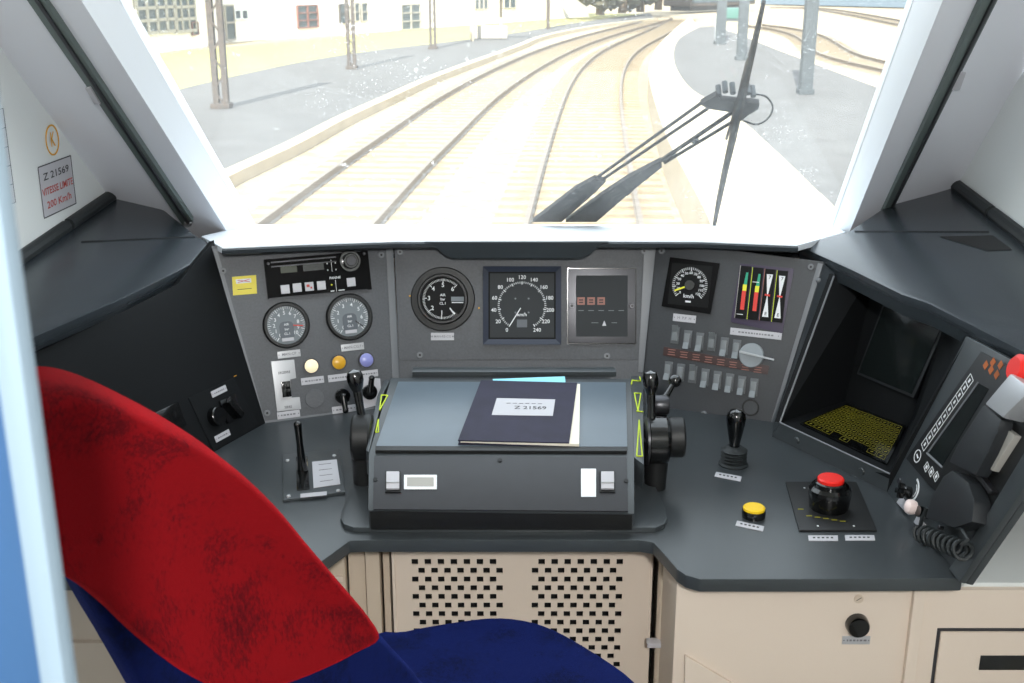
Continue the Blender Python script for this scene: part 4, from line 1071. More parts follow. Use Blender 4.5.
# lower sub panel: knobs
MB().m('steel').disc(*FP.uv(*ze(90, 188)), .006, 0, .003, 14, .001).build('screw', t)
u, v = FP.uv(*ze(135, 240))
g = lab(MB().m('black').disc(u, v, .011, 0, .014, 20, .002).build('cross_knob', t), 'small black cross-shaped knob')
MB().m('black').rect(u, v, .030, .010, .012, .022, .003, rot=.4).rect(u, v, .010, .028, .012, .022, .003, rot=.4).build('grip', g)
u2, v2 = FP.uv(*ze(150, 225)); mb = MB().m('print')
for i in range(14):
    a = R(-60 + 11 * i); mb.rect(u2 + .020 * math.cos(a), v2 + .020 * math.sin(a), .004, .0045, 0, .0006, rot=a)
for i in range(10):
    a = R(-40 + 11 * i); mb.rect(u2 + .0135 * math.cos(a), v2 + .0135 * math.sin(a), .002, .003, 0, .0006, rot=a)
mb.build('scale_arc', t)
def onP(pts, m_, z0, z1, nm): return MB().m(m_).prism(FP.poly([ze(*p) for p in pts]), z0, z1, .0003).build(nm, t)
onP(((97, 255), (148, 312), (132, 342), (78, 285)), 'label', 0, .0015, 'label_plate')
onP(((172, 345), (232, 408), (215, 430), (156, 375)), 'label', 0, .0015, 'label_plate')
u, v = FP.uv(*ze(222, 335)); g = MB().m('black').disc(u, v, .010, 0, .02, 20).build('push_knob', t)
u, v = FP.uv(*ze(200, 318)); lab(MB().m('pink').lathe([(.012, 0), (.0135, .006), (.012, .013), (.006, .017), (.0001, .018)], 24, Matrix.Translation((u, v, .018))).build('cap', g), 'pale pink cap')
u, v = FP.uv(*ze(285, 402)); MB().m('steel').disc(u, v, .004, 0, .008, 14, .001).build('screw', t)
# handset
t = thing('phone_handset', 'black telephone handset with silver earpiece hanging on the right panel', 'handset', FP.M)
def hp3(px, py, zz):
    pl2 = (FP.o + FP.n * zz, FP.n); p = U(px, py, pl2); d = p - FP.o; return V((d.dot(FP.x), d.dot(FP.y), zz))
def slab(mb, pts, z0, z1, bev): return mb.poly([hp3(x, y, z1) for x, y in pts], (0, 0, z0 - z1), bev)
mb = MB().m('dark'); slab(mb, [(983, 404), (1001, 419), (997, 432), (988, 452), (975, 476), (948, 462), (957, 444), (970, 424)], .010, .034, .007)
mb.m('dark'); slab(mb, [(943, 476), (952, 470), (968, 482), (974, 500), (972, 522), (953, 528), (925, 518), (930, 499)], .006, .036, .005)
mb.build('grip', t)
mb = MB().m('silver'); slab(mb, [(984, 404), (1010, 373), (1032, 389), (1002, 418)], .014, .052, .006); lab(mb.build('earpiece', t), 'silver grey earpiece')
mb = MB().m('beige'); slab(mb, [(1004, 427), (1015, 435), (992, 471), (982, 463)], .004, .016, .002); mb.build('label_pad', t)
mb = MB().m('steel'); slab(mb, [(975, 476), (979, 474), (992, 491), (988, 494)], .004, .016, .002); mb.build('cradle_bracket', t)
c = hp3(1016, 369, .040)
MB().m('red').disc(c.x, c.y, .024, .012, .045, 28, .006).build('red_cap', t).__setitem__('label', 'bright red round cap at top')
# coiled cord
a = hp3(921, 533, .02); b = hp3(966, 552, .03); pts = []
n = 9 * 14
dx = (b - a); ex = dx.normalized(); e1 = ex.orthogonal().normalized(); e2 = ex.cross(e1)
for i in range(n + 1):
    s_ = i / n; an = 2 * math.pi * 9 * s_; pts.append(a + dx * s_ + (e1 * math.cos(an) + e2 * math.sin(an)) * .0135)
st = [hp3(927, 508, .03), hp3(922, 518, .03), hp3(920, 527, .025)]
en = [hp3(968, 540, .035), hp3(962, 530, .03), hp3(950, 522, .025)]
MB().m('rubber').tube(st + pts + en, .0033, 6).build('coiled_cord', t)

# ================================================================== UNDER DESK
PF = PY(1.90); FPF = Frame(V((0, 1.90, .4)), (1, 0, 0), (0, 0, 1))
t = thing('perforated_panel', 'cream panel with two blocks of square ventilation holes below the desk', 'panel', FPF.M)
x0, yt = FPF.uv(394, 545); x1, _ = FPF.uv(652, 545); yt = .345
sc = (x1 - x0) / 258.0      # metres per pixel on this plane
X = lambda px: x0 + (px - 394) * sc
ysr = [FPF.uv(500, 561.8 + 8.8 * k)[1] for k in range(19)]
ph = abs(ysr[1] - ysr[0]); hh = ph * .62
cols = [(411.0, 0), (532.0, 1)]
ytop = ysr[0] + hh / 2; nrow = 20
mb = MB().m('cream')
def cell(a, b, c, d):
    if b - a < 1e-5: return
    mb.add([(a, c, 0), (b, c, 0), (b, d, 0), (a, d, 0), (a, c, -.003), (b, c, -.003), (b, d, -.003), (a, d, -.003)], [[0, 1, 2, 3], [7, 6, 5, 4], [0, 4, 5, 1], [1, 5, 6, 2], [2, 6, 7, 3], [3, 7, 4, 0]])
cell(x0, x1, ytop, yt)
ybot = ytop - ph * nrow
hw = 6.55
for r_ in range(nrow):
    y1_ = ytop - ph * r_; y0_ = y1_ - hh; y2_ = y1_ - ph
    edges = [x0]; 
    for (bx, par) in cols:
        for k in range(14):
            if (k + r_ + par) % 2 == 0:
                edges += [X(bx + hw * k), X(bx + hw * (k + 1))]
    edges.append(x1)
    for k in range(0, len(edges), 2): cell(edges[k], edges[k+1], y0_, y1_)
    cell(x0, x1, y2_, y0_)
cell(x0, x1, -.44, ybot)
mb.build('perforated_sheet', t)
MB().m('blackm').rect((x0 + x1) / 2, 0, x1 - x0 - .01, .70, -.06, -.055).build('backing', t)
MB().m('cream').rect(x0 - .002, -.05, .006, .78, -.03, .004, .001).build('frame_edge', t)
MB().m('cream').rect(x1 + .001, -.05, .004, .78, -.03, .002, .0005).build('frame_edge', t)
# left ribbed locker parts
t = thing('footwell_locker', 'cream ribbed locker front left of the perforated panel', 'cabinet', V((-.34, 1.9, -.05)))
mb = MB().m('cream2')
xs = [-.55, -.43, -.36, -.31, -.275, -.245, x0 - .012]
for i in range(len(xs) - 1):
    mb.box(((xs[i] + xs[i+1]) / 2, 1.93 + .02 * (i % 2), .34), (xs[i+1] - xs[i] - .003, .03, .78), .004)
mb.build('ribbed_front', t, world=True)
mb = MB().m('cream')
for k in range(14):
    mb.box((-.335, 1.918, .05 + .048 * k), (.040, .016, .012), .003)
mb.build('rib', t, world=True)
# pipe at right of the panel
c = U(664, 600, PY(1.87))
t = thing('pipe', 'cream vertical pipe with a white clamp right of the perforated panel', 'pipe', V((c.x, 1.87, -.05)))
MB().m('cream2').cyl(V((c.x, 1.87, -.05)), V((c.x, 1.87, .744)), .013).cyl(V((c.x + .024, 1.885, -.05)), V((c.x + .024, 1.885, .744)), .010).build('tube', t, world=True)
k = U(660, 643, PY(1.855)); MB().m('label').box(k, (.050, .02, .010), .003).build('clamp', t, world=True)
t = thing('side_cabinet', 'cream cabinet under the left desk end, half hidden by the driver seat', 'cabinet', V((-.68, 1.84, -.05)))
MB().m('cream').box((-.68, 1.84, .345), (.50, .28, .79), .004).build('carcass', t, world=True)
MB().m('cream').box((-.70, 1.695, .33), (.36, .012, .60), .003).build('door', t, world=True)
# right cabinets, front plane
CY = 1.70
FCb = Frame(V((0, CY, .3)), (1, 0, 0), (0, 0, 1))
def cbx(px, y=CY): return U(px, 600, PY(y)).x
xa, xb, xc = cbx(676), cbx(912), cbx(922)
t = thing('side_cabinet', 'cream cabinet under the right desk end with a black round knob', 'cabinet', FCb.M)
MB().m('cream').box(((xa + xb) / 2, 0.045, -.14), (xb - xa, .79, .28), .004).build('carcass', t)
z8 = lambda x, y: lmap(x, y, 640, 530, 2.667)
MB().m('cream').prism(FCb.poly([z8(118, 328), z8(260, 412), z8(420, 500), z8(420, 700), z8(110, 700)]), 0, .008, .003).build('lower_door', t)
u, v = FCb.uv(*z8(578, 250)); r = FCb.r(857, 622, 11)
MB().m('black').lathe([(r, 0), (r * .98, .007), (r * .92, .014), (r * .84, .016)], 32, Matrix.Translation((u, v, 0))).build('knob', t).__setitem__('label', 'black round knob')
u, v = FCb.uv(*z8(583, 183)); MB().m('cream2').disc(u, v, .008, 0, .002, 20, .0005).m('ink').rect(u, v, .010, .001, .002, .0023, rot=.6).build('screw', t)
plate(FCb, t, *z8(576, 293), 28, 8, m='alu')
t = thing('corner_cabinet', 'cream corner cabinet with a recessed door at the lower right', 'cabinet', FCb.M)
xe = 1.0
top_ = FCb.uv(960, 590)[1]
MB().m('cream').box(((xc + xe) / 2, (top_ - .35) / 2, -.14), (xe - xc, top_ + .35, .28), .004).build('carcass', t)
MB().m('wall').box(((xc + xe) / 2, top_ + .004, -.145), (xe - xc, .008, .27), .002).build('top_board', t)
MB().m('cream').box(((xb + xc) / 2, .045, .003), (xc - xb + .003, .79, .014), .005).build('edge_post', t)
dq = FCb.poly([(938, 628), (1024, 627)]); dx0, dtop = dq[0]
MB().m('ink').rect((dx0 + xe) / 2, (dtop - .35) / 2, xe - dx0 + .002, dtop + .35, 0, .0008).build('door_gap', t)
d_ = MB().m('cream').rect((dx0 + xe) / 2 + .003, (dtop - .35) / 2 - .003, xe - dx0 - .002, dtop + .346, .0008, .006, .002).build('door', t)
u, v = FCb.uv(1003, 660.5); w_ = .085; MB().m('black').rect(u, v, w_, .028, .006, .0075, .0008).build('handle_recess', d_)

# ================================================================== SEAT
t = thing('driver_chair', 'driver seat with red velour backrest and blue velour cushion', 'seat', V((-.1, 1.25, -.05)))
S1 = at(60, 378, 1.02); S2 = at(378, 640, 1.42); S3 = at(73, 587, 1.10)
SPL = plane3(S1, S2, S3)
nS = SPL[1] if SPL[1].y < 0 else -SPL[1]
def cushion(name, outline, pl, n, thick, matn, puff, parent, lab_=None, split=None, sub=14):
    """rounded pad: rings from outline inward, puffed toward n"""
    P = [U(*p, pl) for p in outline]
    # resample smooth closed
    m = len(P); S = []
    for i in range(m):
        a, b, c, d = P[i-1], P[i], P[(i+1) % m], P[(i+2) % m]
        for k in range(4):
            s_ = k / 4; S.append(0.5 * ((2*b) + (c - a) * s_ + (2*a - 5*b + 4*c - d) * s_*s_ + (3*b - a - 3*c + d) * s_**3))
    cen = sum(S, V()) / len(S); vs = []; fs = []; N = len(S)
    rings = []
    prof = [(1.0, -thick), (1.0, -thick * .35)]
    for j in range(6):
        a = R(15 * (j + 1)); prof.append((1.0 - .08 * (1 - math.cos(a)), -thick * .35 + (thick * .35) * math.sin(a)))
    for q in (.8, .66, .5, .34, .18): prof.append((q, puff * (1 - ((q) / .92) ** 2)))
    prof[8-1] = (.92, 0)
    for s_, h in prof:
        for p in S: vs.append(cen + (p - cen) * s_ + n * h)
    for r_ in range(len(prof) - 1):
        for i in range(N):
            j = (i + 1) % N; fs.append([r_*N+i, r_*N+j, (r_+1)*N+j, (r_+1)*N+i])
    vs.append(cen + n * puff); c_ = len(vs) - 1
    for i in range(N): fs.append([(len(prof)-1)*N+i, (len(prof)-1)*N+(i+1) % N, c_])
    fs.append(list(range(N))[::-1])
    mb = MB().m(matn); mb.add(vs, fs); o = mb.build(name, parent, world=True, sharp=60)
    return o
red = [(-30, 424), (0, 410), (38, 398), (75, 393), (112, 402), (160, 424), (205, 449), (247, 478), (284, 513), (314, 549), (348, 589), (374, 620), (386, 643), (362, 658), (335, 672), (290, 690), (240, 700), (190, 680), (142, 644), (108, 612), (73, 585), (20, 560), (-30, 530)]
cushion('backrest', red, SPL, nS, .07, 'redfab', -.035, t)
blue = [(82, 588), (108, 606), (150, 632), (200, 660), (250, 672), (300, 672), (345, 655), (378, 636), (400, 655), (425, 684), (440, 720), (300, 800), (190, 760), (118, 655)]
SPL2 = (SPL[0] - nS * .03, SPL[1])
cushion('backrest_bolster', blue, SPL2, nS, .06, 'bluefab', .01, t)
SZ = PZ(.66)
cush = [(360, 640), (400, 628), (450, 619), (500, 614), (545, 622), (590, 645), (640, 680), (660, 720), (640, 800), (400, 860), (330, 760)]
cushion('seat_cushion', cush, SZ, V((0, 0, 1)), .10, 'bluefab', .012, t)
mb = MB().m('blackm').cyl(V((.02, 1.25, -.05)), V((.02, 1.25, .55)), .05).cyl(V((.02, 1.25, -.05)), V((.02, 1.25, -.02)), .2)
mb.build('pedestal', t, world=True)

# ================================================================== DOOR at left foreground
dz = .42
def DP(px, py): return at(px, py, dz)
a = U(0, 98, PY(.42)); b = U(75, 683, PY(.42))
xr = (a.x + b.x) / 2 + .0
xr -= .0015
o = MB().m('doorwhite').box((xr - .0055, .42, .85), (.011, .014, 1.80), .004).m('bluedoor').box((xr - .011 - .10, .424, .85), (.20, .012, 1.80), .003)
struct(o.build('door_1'))
# lamp body added out of view beside the light that acts as flash
t = thing('added_lamp', 'rectangular lamp body added out of view for the flash fill light', 'lamp', (0.14, -.68, 2.2))
MB().m('white').box((.14, -.72, 2.15), (.42, .14, .10), .01).build('added_lamp_body', t, world=True)

# ================================================================== WIPER (outside)
WP = (G0 - FG.n * .035, FG.n); nO = -FG.n
zw = lambda x, y: lmap(x, y, 530, 80, 3.938)
def wp(x, y, d=0): return U(*zw(x, y), WP) + nO * d
t = thing('windscreen_wiper', 'black pantograph windscreen wiper with long upright blade outside the glass', 'wiper', wp(150, 560))
mb = MB().m('blackm')
mb.poly([wp(10, 560), wp(125, 560), wp(262, 440), wp(300, 400), wp(255, 390), wp(180, 430)], nO * .012, .002)
mb.build('arm_root', t, world=True)
mb = MB().m('blackm').poly([wp(140, 560), wp(262, 560), wp(400, 440), wp(520, 345), wp(515, 320), wp(390, 385), wp(290, 450)], nO * .012, .002)
mb.build('arm_root', t, world=True)
for a_, b_, r_ in (((270, 388), (680, 96), .0038), ((292, 396), (700, 122), .0038), ((510, 330), (795, 138), .0048), ((530, 335), (800, 172), .0038)):
    MB().m('blackm').tube([wp(*a_, .006), wp(*b_, .006)], r_, 8).build('arm_rod', t, world=True)
MB().m('post').tube([wp(525, 332, .012), wp(570, 300, .012)], .006, 8).tube([wp(640, 258, .012), wp(660, 248, .012)], .007, 8).build('rod_joint', t, world=True)
mb = MB().m('blackm').poly([wp(670, 98), wp(735, 62), wp(750, 80), wp(790, 84), (wp(905, 95)), wp(900, 118), wp(860, 140), wp(830, 165), wp(800, 130), wp(700, 115)], nO * .014, .003)
mb.m('post')
for x, y in ((745, 70), (770, 55), (800, 60), (860, 62), (880, 72)): mb.cyl(wp(x, y, .005), wp(x, y, .03), .006, seg=10)
mb.build('pivot_bracket', t, world=True)
MB().m('rubber').tube(spline([wp(880, 70, .01), wp(930, 80, .01), wp(957, 120, .01), wp(940, 165, .01), wp(895, 190, .01), wp(840, 175, .01)], 5), .0022, 6).build('washer_hose', t, world=True)
MB().m('rubber').tube([wp(440, 390, .014), wp(430, 430, .016), wp(385, 475, .016), wp(330, 470, .014)], .0025, 6).build('washer_hose', t, world=True)
bl = [wp(921, -310), wp(878, -120), wp(848, 0), wp(835, 60), wp(818, 120), wp(800, 220), wp(770, 350), wp(745, 470), wp(725, 575)]
MB().m('blackm').tube(bl, [.004, .007, .009, .010, .011, .009, .008, .007, .005], 8).build('blade', t, world=True)
MB().m('steel').tube([wp(858, -60, .012), wp(812, 130, .014), wp(775, 250, .012)], .003, 6).build('blade_spring', t, world=True)

# ================================================================== OUTSIDE
ZR = -1.365          # rail head height
ZB = ZR - .145        # ballast top
ZPf = ZR + .52       # platform height
def og(pts, z): return [U(x, y, PZ(z)) for x, y in pts]
o = MB().m('ballast').box((0, 140, ZB - .25), (420, 300, .5)).build('ballast_bed'); struct(o); o['label'] = 'pale stone ballast between the tracks'
def smoothc(pts, z, n=6):
    return spline(og(pts, z), n)
def railmesh(mb, path, h=.15):
    prof = [(-.035, 0), (-.035, -.03), (-.009, -.045), (-.009, -.12), (-.05, -.15), (.05, -.15), (.009, -.12), (.009, -.045), (.035, -.03), (.035, 0)]
    vs = []; fs = []; k = len(prof); n = len(path)
    for i, p in enumerate(path):
        tt = (path[min(i+1, n-1)] - path[max(i-1, 0)]); tt.z = 0; tt.normalize(); sd_ = V((tt.y, -tt.x, 0))
        for x, z in prof: vs.append(p + sd_ * x + V((0, 0, z)))
    for i in range(n - 1):
        for q in range(k): fs.append([i*k+q, i*k+(q+1) % k, (i+1)*k+(q+1) % k, (i+1)*k+q])
    mb.add(vs, fs)
def offset(path, d):
    out = []; n = len(path)
    for i, p in enumerate(path):
        tt = (path[min(i+1, n-1)] - path[max(i-1, 0)]); tt.z = 0; tt.normalize(); out.append(p + V((tt.y, -tt.x, 0)) * d)
    return out
def resample(path, step):
    out = [path[0].copy()]; acc = 0
    for i in range(len(path) - 1):
        a, b = path[i], path[i+1]; L = (b - a).length; d = step - acc
        while d <= L: out.append(a.lerp(b, d / L)); d += step
        acc = (acc + L) % step
    return out
def track(label, left_px, right_px, zs=ZR, near=True, sleepers=60, group=None):
    a = og(left_px, zs); b = og(right_px, zs)
    pa = spline(a, 6); pb = spline(b, 6)
    c = []
    for i in range(60):       # centre line from resampled rails
        s_ = i / 59
        fa = s_ * (len(pa) - 1); ia = min(int(fa), len(pa) - 2); qa = pa[ia].lerp(pa[ia+1], fa - ia)
        # nearest on b
        qb = min((pb[j].lerp(pb[j+1], u_) for j in range(len(pb) - 1) for u_ in (0, .5)), key=lambda q: (q - qa).length)
        c.append((qa + qb) / 2)
    # smooth centre
    for _ in range(30): c = [c[0]] + [(c[i-1] + c[i] * 2 + c[i+1]) / 4 for i in range(1, len(c) - 1)] + [c[-1]]
    d0 = (c[1] - c[0]).normalized()
    if near: c = [c[0] - d0 * 10, c[0] - d0 * 5] + c
    t = thing('railway_track', label, 'railway track', c[2], group)
    for s_ in (-1, 1):
        mb = MB().m('railtop'); railmesh(mb, offset(c, s_ * .75)); mb.build('rail', t, world=True)
    pts = resample(c, .62)
    base = None
    mb2 = MB().m('sleeper')
    for i, p in enumerate(pts[:-1]):
        tt = pts[i+1] - p; ang_ = math.atan2(tt.y, tt.x)
        X_ = Matrix.Translation(V((p.x, p.y, zs - .195)) - ROOTM[t.name].translation) @ Matrix.Rotation(ang_, 4, 'Z')
        if i < sleepers:
            if base is None: base = MB().m('sleeper').box((0, 0, 0), (.24, 2.5, .12), .015).build('sleeper', t); o_ = base
            else: o_ = base.copy(); C.objects.link(o_)
            o_.matrix_local = X_
        else: mb2.box((0, 0, 0), (.24, 2.5, .12)) if False else mb2.add([X_ @ V(v_) for v_ in ((-.12, -1.25, .06), (.12, -1.25, .06), (.12, 1.25, .06), (-.12, 1.25, .06))], [[0, 1, 2, 3]])
    if mb2.f: o_ = mb2.build('far_sleeper', t); o_['kind'] = 'stuff'
    return c
OWN = track('nearer curving railway track straight ahead of the train', [(526, 223), (539, 169), (553, 130), (567, 88), (584, 63), (605, 48), (633, 37), (662, 25), (676, 17)], [(641, 223), (632, 169), (623, 127), (619, 84), (625, 63), (641, 45.5), (666, 33), (680, 24), (688, 16)])
LFT = track('railway track curving beside the left platform', [(256, 225), (340, 161.6), (390, 132), (432, 102), (481, 75.5), (535, 51), (580, 36), (616, 26), (655, 18)], [(369, 223), (414, 176), (460, 128), (488, 100), (520, 75.5), (570, 48), (605, 36), (650, 25), (672, 18)])
for lb__, l_, r_ in (('railway track beyond the right platform, nearer one', [(905, 74), (884, 69), (840, 59), (815, 50), (795, 35), (770, 28), (740, 24)], [(915, 48), (880, 42), (850, 32), (820, 21), (790, 17), (760, 16), (735, 16)]),
                     ('railway track beyond the right platform, farther one', [(930, 30), (890, 22), (850, 14), (810, 8), (770, 7)], [(940, 17), (900, 12), (860, 7), (820, 3), (780, 2)])):
    a = spline(og(l_, ZR), 5); c = offset(a, .75)
    t = thing('railway_track', lb__, 'railway track', c[0])
    for q in (-.75, .75):
        mb = MB().m('railtop'); railmesh(mb, offset(c, q)); mb.build('rail', t, world=True)
    mb = MB().m('sleeper'); pts = resample(c, .62)
    for i, p in enumerate(pts[:-1]):
        tt = pts[i+1] - p; X_ = Matrix.Translation(V((p.x, p.y, ZR - .195))) @ Matrix.Rotation(math.atan2(tt.y, tt.x), 4, 'Z')
        mb.add([X_ @ V(v_) for v_ in ((-.12, -1.25, .06), (.12, -1.25, .06), (.12, 1.25, .06), (-.12, 1.25, .06))], [[0, 1, 2, 3]])
    o_ = mb.build('far_sleeper', t, world=True); o_['kind'] = 'stuff'

def platform(name, edge, back, label):
    e = spline(edge, 6); b = spline(back, 6)
    n = 40
    rs = lambda p: [p[min(int(i / n * (len(p) - 1)), len(p) - 2)].lerp(p[min(int(i / n * (len(p) - 1)), len(p) - 2) + 1], i / n * (len(p) - 1) - min(int(i / n * (len(p) - 1)), len(p) - 2)) for i in range(n + 1)]
    return rs(e), rs(b)
def strip_mesh(mb, A, B, z1, z0):
    n = len(A); vs = []
    for a, b in zip(A, B): vs += [V((a.x, a.y, z1)), V((b.x, b.y, z1)), V((a.x, a.y, z0)), V((b.x, b.y, z0))]
    fs = []
    for i in range(n - 1):
        k = 4 * i; fs += [[k, k+1, k+5, k+4], [k, k+4, k+6, k+2], [k+1, k+3, k+7, k+5]]
    fs += [[0, 2, 3, 1], [4*(n-1), 4*(n-1)+1, 4*(n-1)+3, 4*(n-1)+2]]
    mb.add(vs, fs)
# left platform
ZPL = ZR + .06
e, b = platform('l', og([(60, 250), (190, 196), (242, 170), (300, 143), (347, 118), (390, 98), (446, 73), (520, 46), (549, 35), (600, 25), (658, 18)], ZPL), og([(-60, 175), (80, 116), (150, 98), (200, 84), (295, 63), (369, 51), (410, 46), (446, 42), (520, 32), (580, 22), (650, 13)], ZPL), '')
eo = offset(e, -.3)
mb = MB().m('asphalt'); strip_mesh(mb, eo, b, ZPL, ZB); struct(mb.build('platform_left', sharp=1))
mb = MB().m('kerb'); strip_mesh(mb, e, eo, ZPL + .005, ZB); struct(mb.build('kerb_left', sharp=1))
# grass strip and yard beyond the left platform
for _ in range(4): b = [b[0]] + [(b[i-1] + b[i] * 2 + b[i+1]) / 4 for i in range(1, len(b) - 1)] + [b[-1]]
gb = offset(b, -8)
mb = MB().m('grass'); strip_mesh(mb, b, gb, ZPL - .08, ZB); o = mb.build('grass_verge', sharp=1); tag(o, 'dry yellow grass verge behind the left platform', 'grass', kind='stuff')
yb = offset(b, -60)
mb = MB().m('ground'); strip_mesh(mb, gb, yb, ZPL - .1, ZB); struct(mb.build('yard_ground', sharp=1))
# right platform
eL = og([(720, 250), (705, 211), (686, 175), (665, 133), (651, 88), (649, 67), (658, 46), (676, 28), (690, 17)], ZPf)
eM = og([(860, 250), (834, 207), (812, 186), (780, 155), (728, 109), (690, 88), (674, 60), (679, 39), (699, 27)], ZPf)
eR = og([(1010, 120), (960, 108), (920, 99), (879, 88), (820, 66), (780, 51), (760, 43), (735, 33), (715, 26)], ZPf)
rs = lambda P, n=44: (lambda p: [p[min(int(i / n * (len(p) - 1)), len(p) - 2)].lerp(p[min(int(i / n * (len(p) - 1)), len(p) - 2) + 1], i / n * (len(p) - 1) - min(int(i / n * (len(p) - 1)), len(p) - 2)) for i in range(n + 1)])(spline(P, 6))
a, b, c = rs(eL), rs(eM), rs(eR)
mb = MB().m('kerb'); strip_mesh(mb, a, b, ZPf + .004, ZB); struct(mb.build('platform_edging', sharp=1))
mb = MB().m('asphalt'); strip_mesh(mb, b, c, ZPf, ZB); struct(mb.build('platform_right', sharp=1))
c2 = [p + (p - q).normalized() * .9 for p, q in zip(c, b)]
mb = MB().m('kerb'); strip_mesh(mb, c, c2, ZPf + .004, ZB); struct(mb.build('kerb_right', sharp=1))
# posts
def post(px, pyb, wpx, label, lattice, matn, group=None, H=5.0):
    ZQ = ZPL if px < 600 else ZPf
    p = U(px, pyb, PZ(ZQ)); zc = (p - EYE).dot(V((0, CP, -SP))); W_ = wpx * zc / FPX
    t = thing('platform_post', label, 'post', p, group)
    if lattice:
        for s_ in (-1, 1):
            MB().m(matn).box((s_ * W_ * .32, 0, H / 2), (W_ * .36, W_ * .5, H)).build('upright', t)
        mb = MB().m(matn); n = int(H / (W_ * 1.1))
        for k in range(n):
            z0_ = k * H / n; s_ = 1 if k % 2 else -1
            mb.tube([(-s_ * W_ * .38, -W_ * .2, z0_), (s_ * W_ * .38, -W_ * .2, z0_ + H / n)], W_ * .07, 4)
        mb.build('lacing', t)
    else:
        MB().m(matn).box((0, -W_ * .35, H / 2), (W_, W_ * .12, H)).box((0, W_ * .35, H / 2), (W_, W_ * .12, H)).box((0, 0, H / 2), (W_ * .3, W_ * .7, H)).build('beam', t)
    MB().m(matn).box((0, 0, .06), (W_ * 1.25, W_ * 1.2, .12), .01).build('foot', t)
    return t
post(222, 108, 15, 'rusty lattice post on the left platform, nearest one', True, 'postrust')
post(352, 69, 9, 'rusty lattice post on the left platform, second nearest one', True, 'postrust')
post(433, 49, 7, 'thin rusty post on the left platform beyond two lattice posts', True, 'postrust')
post(548, 29, 3.5, 'far thin post on the left platform past the shelter', False, 'postrust')
post(720, 44, 9, 'grey steel post on the right platform, farthest one', False, 'post')
post(741, 60, 9, 'grey steel post on the right platform beside the wiper blade', False, 'post')
post(805, 94, 12, 'grey steel post on the right platform, nearest one', False, 'post')
# white panel beside farthest post, teal box
p = U(715.5, 43, PZ(ZPf)); o = MB().m('white').box((p.x, p.y - .1, ZPf + .55), (.10, .1, 1.1), .01).build('sign_post'); tag(center(o), 'short white post beside the farthest grey platform post', 'post')
p = U(732, 21, PZ(ZPf)); o = MB().m('teal').box((p.x, p.y, ZPf + .45), (1.1, .8, .6), .05).m('post').box((p.x, p.y, ZPf + .1), (1.0, .7, .2)).build('platform_bench'); tag(center(o), 'small teal box far along the right platform', 'box')
# shelter on left platform
p0 = U(472, 41, PZ(ZPL)); p1 = U(501, 39, PZ(ZPL))
t = thing('platform_shelter', 'pale open shelter standing on the left platform', 'shelter', p0)
for p in (p0, p1): MB().m('kerb').box((p.x, p.y, ZPL + 1.1), (.16, .16, 2.2)).build('upright', t, world=True)
mm = (p0 + p1) / 2; MB().m('kerb').box((mm.x, mm.y, ZPL + 2.22), ((p1 - p0).length + .8, 1.4, .12), .02).build('roof', t, world=True)
MB().m('winframe').box((mm.x + .2, mm.y + .6, ZPL + .35), ((p1 - p0).length * .7, .1, .6), .02).build('bench_back', t, world=True)
# buildings left
def building(label, px0, px1, pyg, h, wins, matn='plaster', dz=0, depth=8):
    a = U(px0, pyg[0], PZ(ZPL - .1)); b = U(px1, pyg[1], PZ(ZPL - .1)); d = b - a; L = d.length; ang_ = math.atan2(d.y, d.x)
    X_ = Matrix.Translation(a) @ Matrix.Rotation(ang_, 4, 'Z')
    t = thing('station_building', label, 'building', X_)
    MB().m(matn).box((L/2, depth/2, h/2), (L, depth, h)).build('wall', t)
    MB().m('winframe').box((L/2, depth/2, h + .15), (L + .5, depth + .5, .3)).build('roof', t)
    F2 = Frame(a, d, (0, 0, 1))
    for (x0_, y0_, x1_, y1_, nx, ny, mn) in wins:
        u0, v0 = F2.uv(x0_, y1_); u1, v1 = F2.uv(x1_, y0_)
        v0 = max(v0, .02); cw, ch = u1 - u0, v1 - v0; cx, cy = (u0 + u1) / 2, (v0 + v1) / 2
        f = MB().m('winglass').box((cx, -.03, cy), (cw, .06, ch)).build('window', t)
        mb = MB().m(mn)
        for i in range(nx + 1): mb.box((u0 + cw * i / nx, -.08, cy), (max(.04, cw * .06), .08, ch))
        for i in range(ny + 1): mb.box((cx, -.08, v0 + ch * i / ny), (cw, .08, max(.04, ch * .05)))
        mb.build('window_frame', f)
building('pale building with a wide many-paned window at the far left', 60, 208, (66, 47), 6.0, [(137, -30, 170, 34, 4, 5, 'winframe'), (174, -30, 190, 32, 3, 5, 'winframe'), (191, 22, 196, 35, 1, 1, 'door_red')])
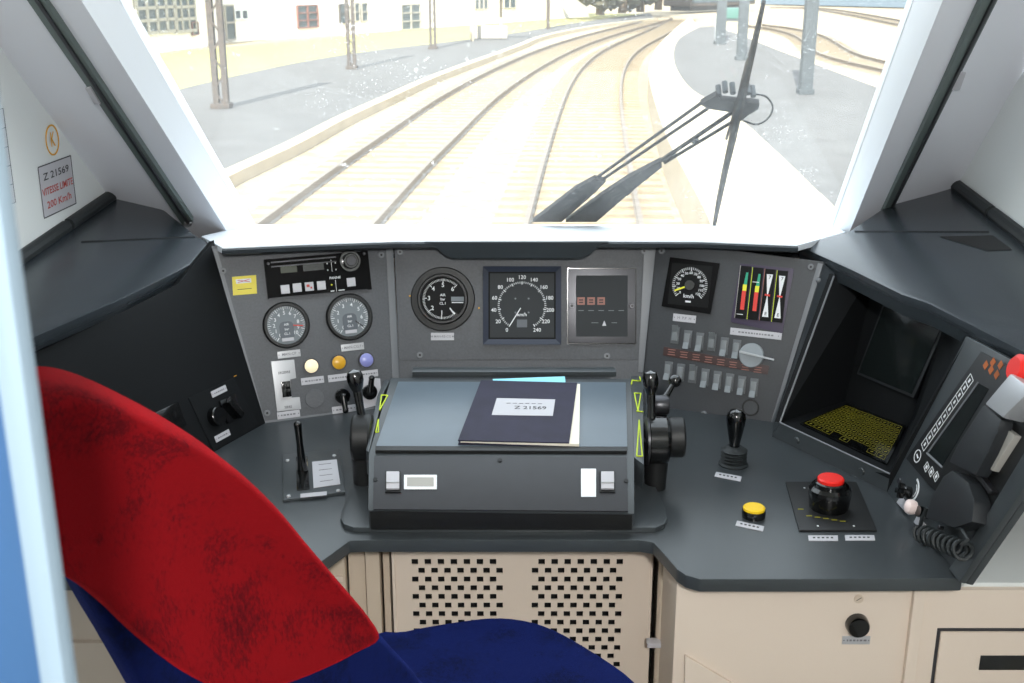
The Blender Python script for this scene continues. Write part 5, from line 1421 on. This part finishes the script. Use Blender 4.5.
building('long white building with scattered small windows behind the grass', 209, 588, (44, 16.9), 6.5,
         [(226, 5, 232, 40, 1, 2, 'winframe'), (234, 10, 239, 19, 1, 1, 'white'), (241, 10, 246, 19, 1, 1, 'white'), (297, 5, 316, 28, 2, 3, 'door_red'), (339, 4, 347, 23, 1, 2, 'postrust'), (354, 3, 358, 21, 1, 2, 'winframe'), (361, 3, 366, 21, 1, 2, 'winframe'),
          (401, 4, 419, 37, 2, 3, 'winframe'), (474, -4, 487, 9, 3, 1, 'winframe'), (503, -5, 515, 8, 2, 1, 'winframe')])
# trees at the far end of the tracks
def tree(px, py, h, wdt, label, seed):
    p = U(px, py, PZ(ZPf - .2)); rnd = random.Random(seed)
    t = thing('tree', label, 'tree', p, 'bare hazy trees at the far bend')
    MB().m('bark').tube([(0, 0, 0), (.1, 0, h * .5), (0, .1, h * .8)], [.35, .25, .1], 7).build('trunk', t)
    mb = MB().m('leaf')
    for k in range(70):
        c_ = V((rnd.gauss(0, wdt * .32), rnd.gauss(0, wdt * .3), h * rnd.uniform(.15, 1))); s_ = rnd.uniform(.4, 1.1)
        bm = bmesh.new(); bmesh.ops.create_icosphere(bm, subdivisions=1, radius=s_)
        for v_ in bm.verts: v_.co *= rnd.uniform(.6, 1.3)
        mb.addbm(bm, Matrix.Translation(c_))
    mb.build('foliage', t)
for i, (px, py) in enumerate(((600, 15), (622, 13), (640, 12), (658, 10))):
    tree(px, py, 7 + i % 2 * 2, 2.6, ('leafy tree beyond the far bend of the tracks, leftmost', 'leafy tree beyond the far bend, second from left', 'leafy tree beyond the far bend, third from left', 'leafy tree beyond the far bend, rightmost')[i], i)
# distant grey coaches / roofs beyond the right tracks
def coach(px0, py0, px1, py1, h, label, matn):
    a = U(px0, py0, PZ(ZR)); b = U(px1, py1, PZ(ZR)); d = b - a; L = d.length
    X_ = Matrix.Translation(a) @ Matrix.Rotation(math.atan2(d.y, d.x), 4, 'Z')
    t = thing('railway_coach', label, 'railway coach', X_)
    MB().m(matn).box((L/2, 1.4, h * .5 + .3), (L, 2.8, h - .3), .15).build('body', t)
    MB().m('blackm').box((L/2, 1.4, .3), (L * .9, 2.0, .5)).build('underframe', t)
    mb = MB().m('winglass').box((L/2, -.02, h * .68), (L * .95, .06, h * .2)); mb.build('window_band', t)
coach(690, 12, 755, 9, 1.3, 'low dark wagon standing at the far end of the tracks', 'postrust')
building('low pale shed beyond the right-hand tracks', 760, 1000, (4, 10), 3.0, [], 'bluepaint')
p = U(915, 24, PZ(ZR));
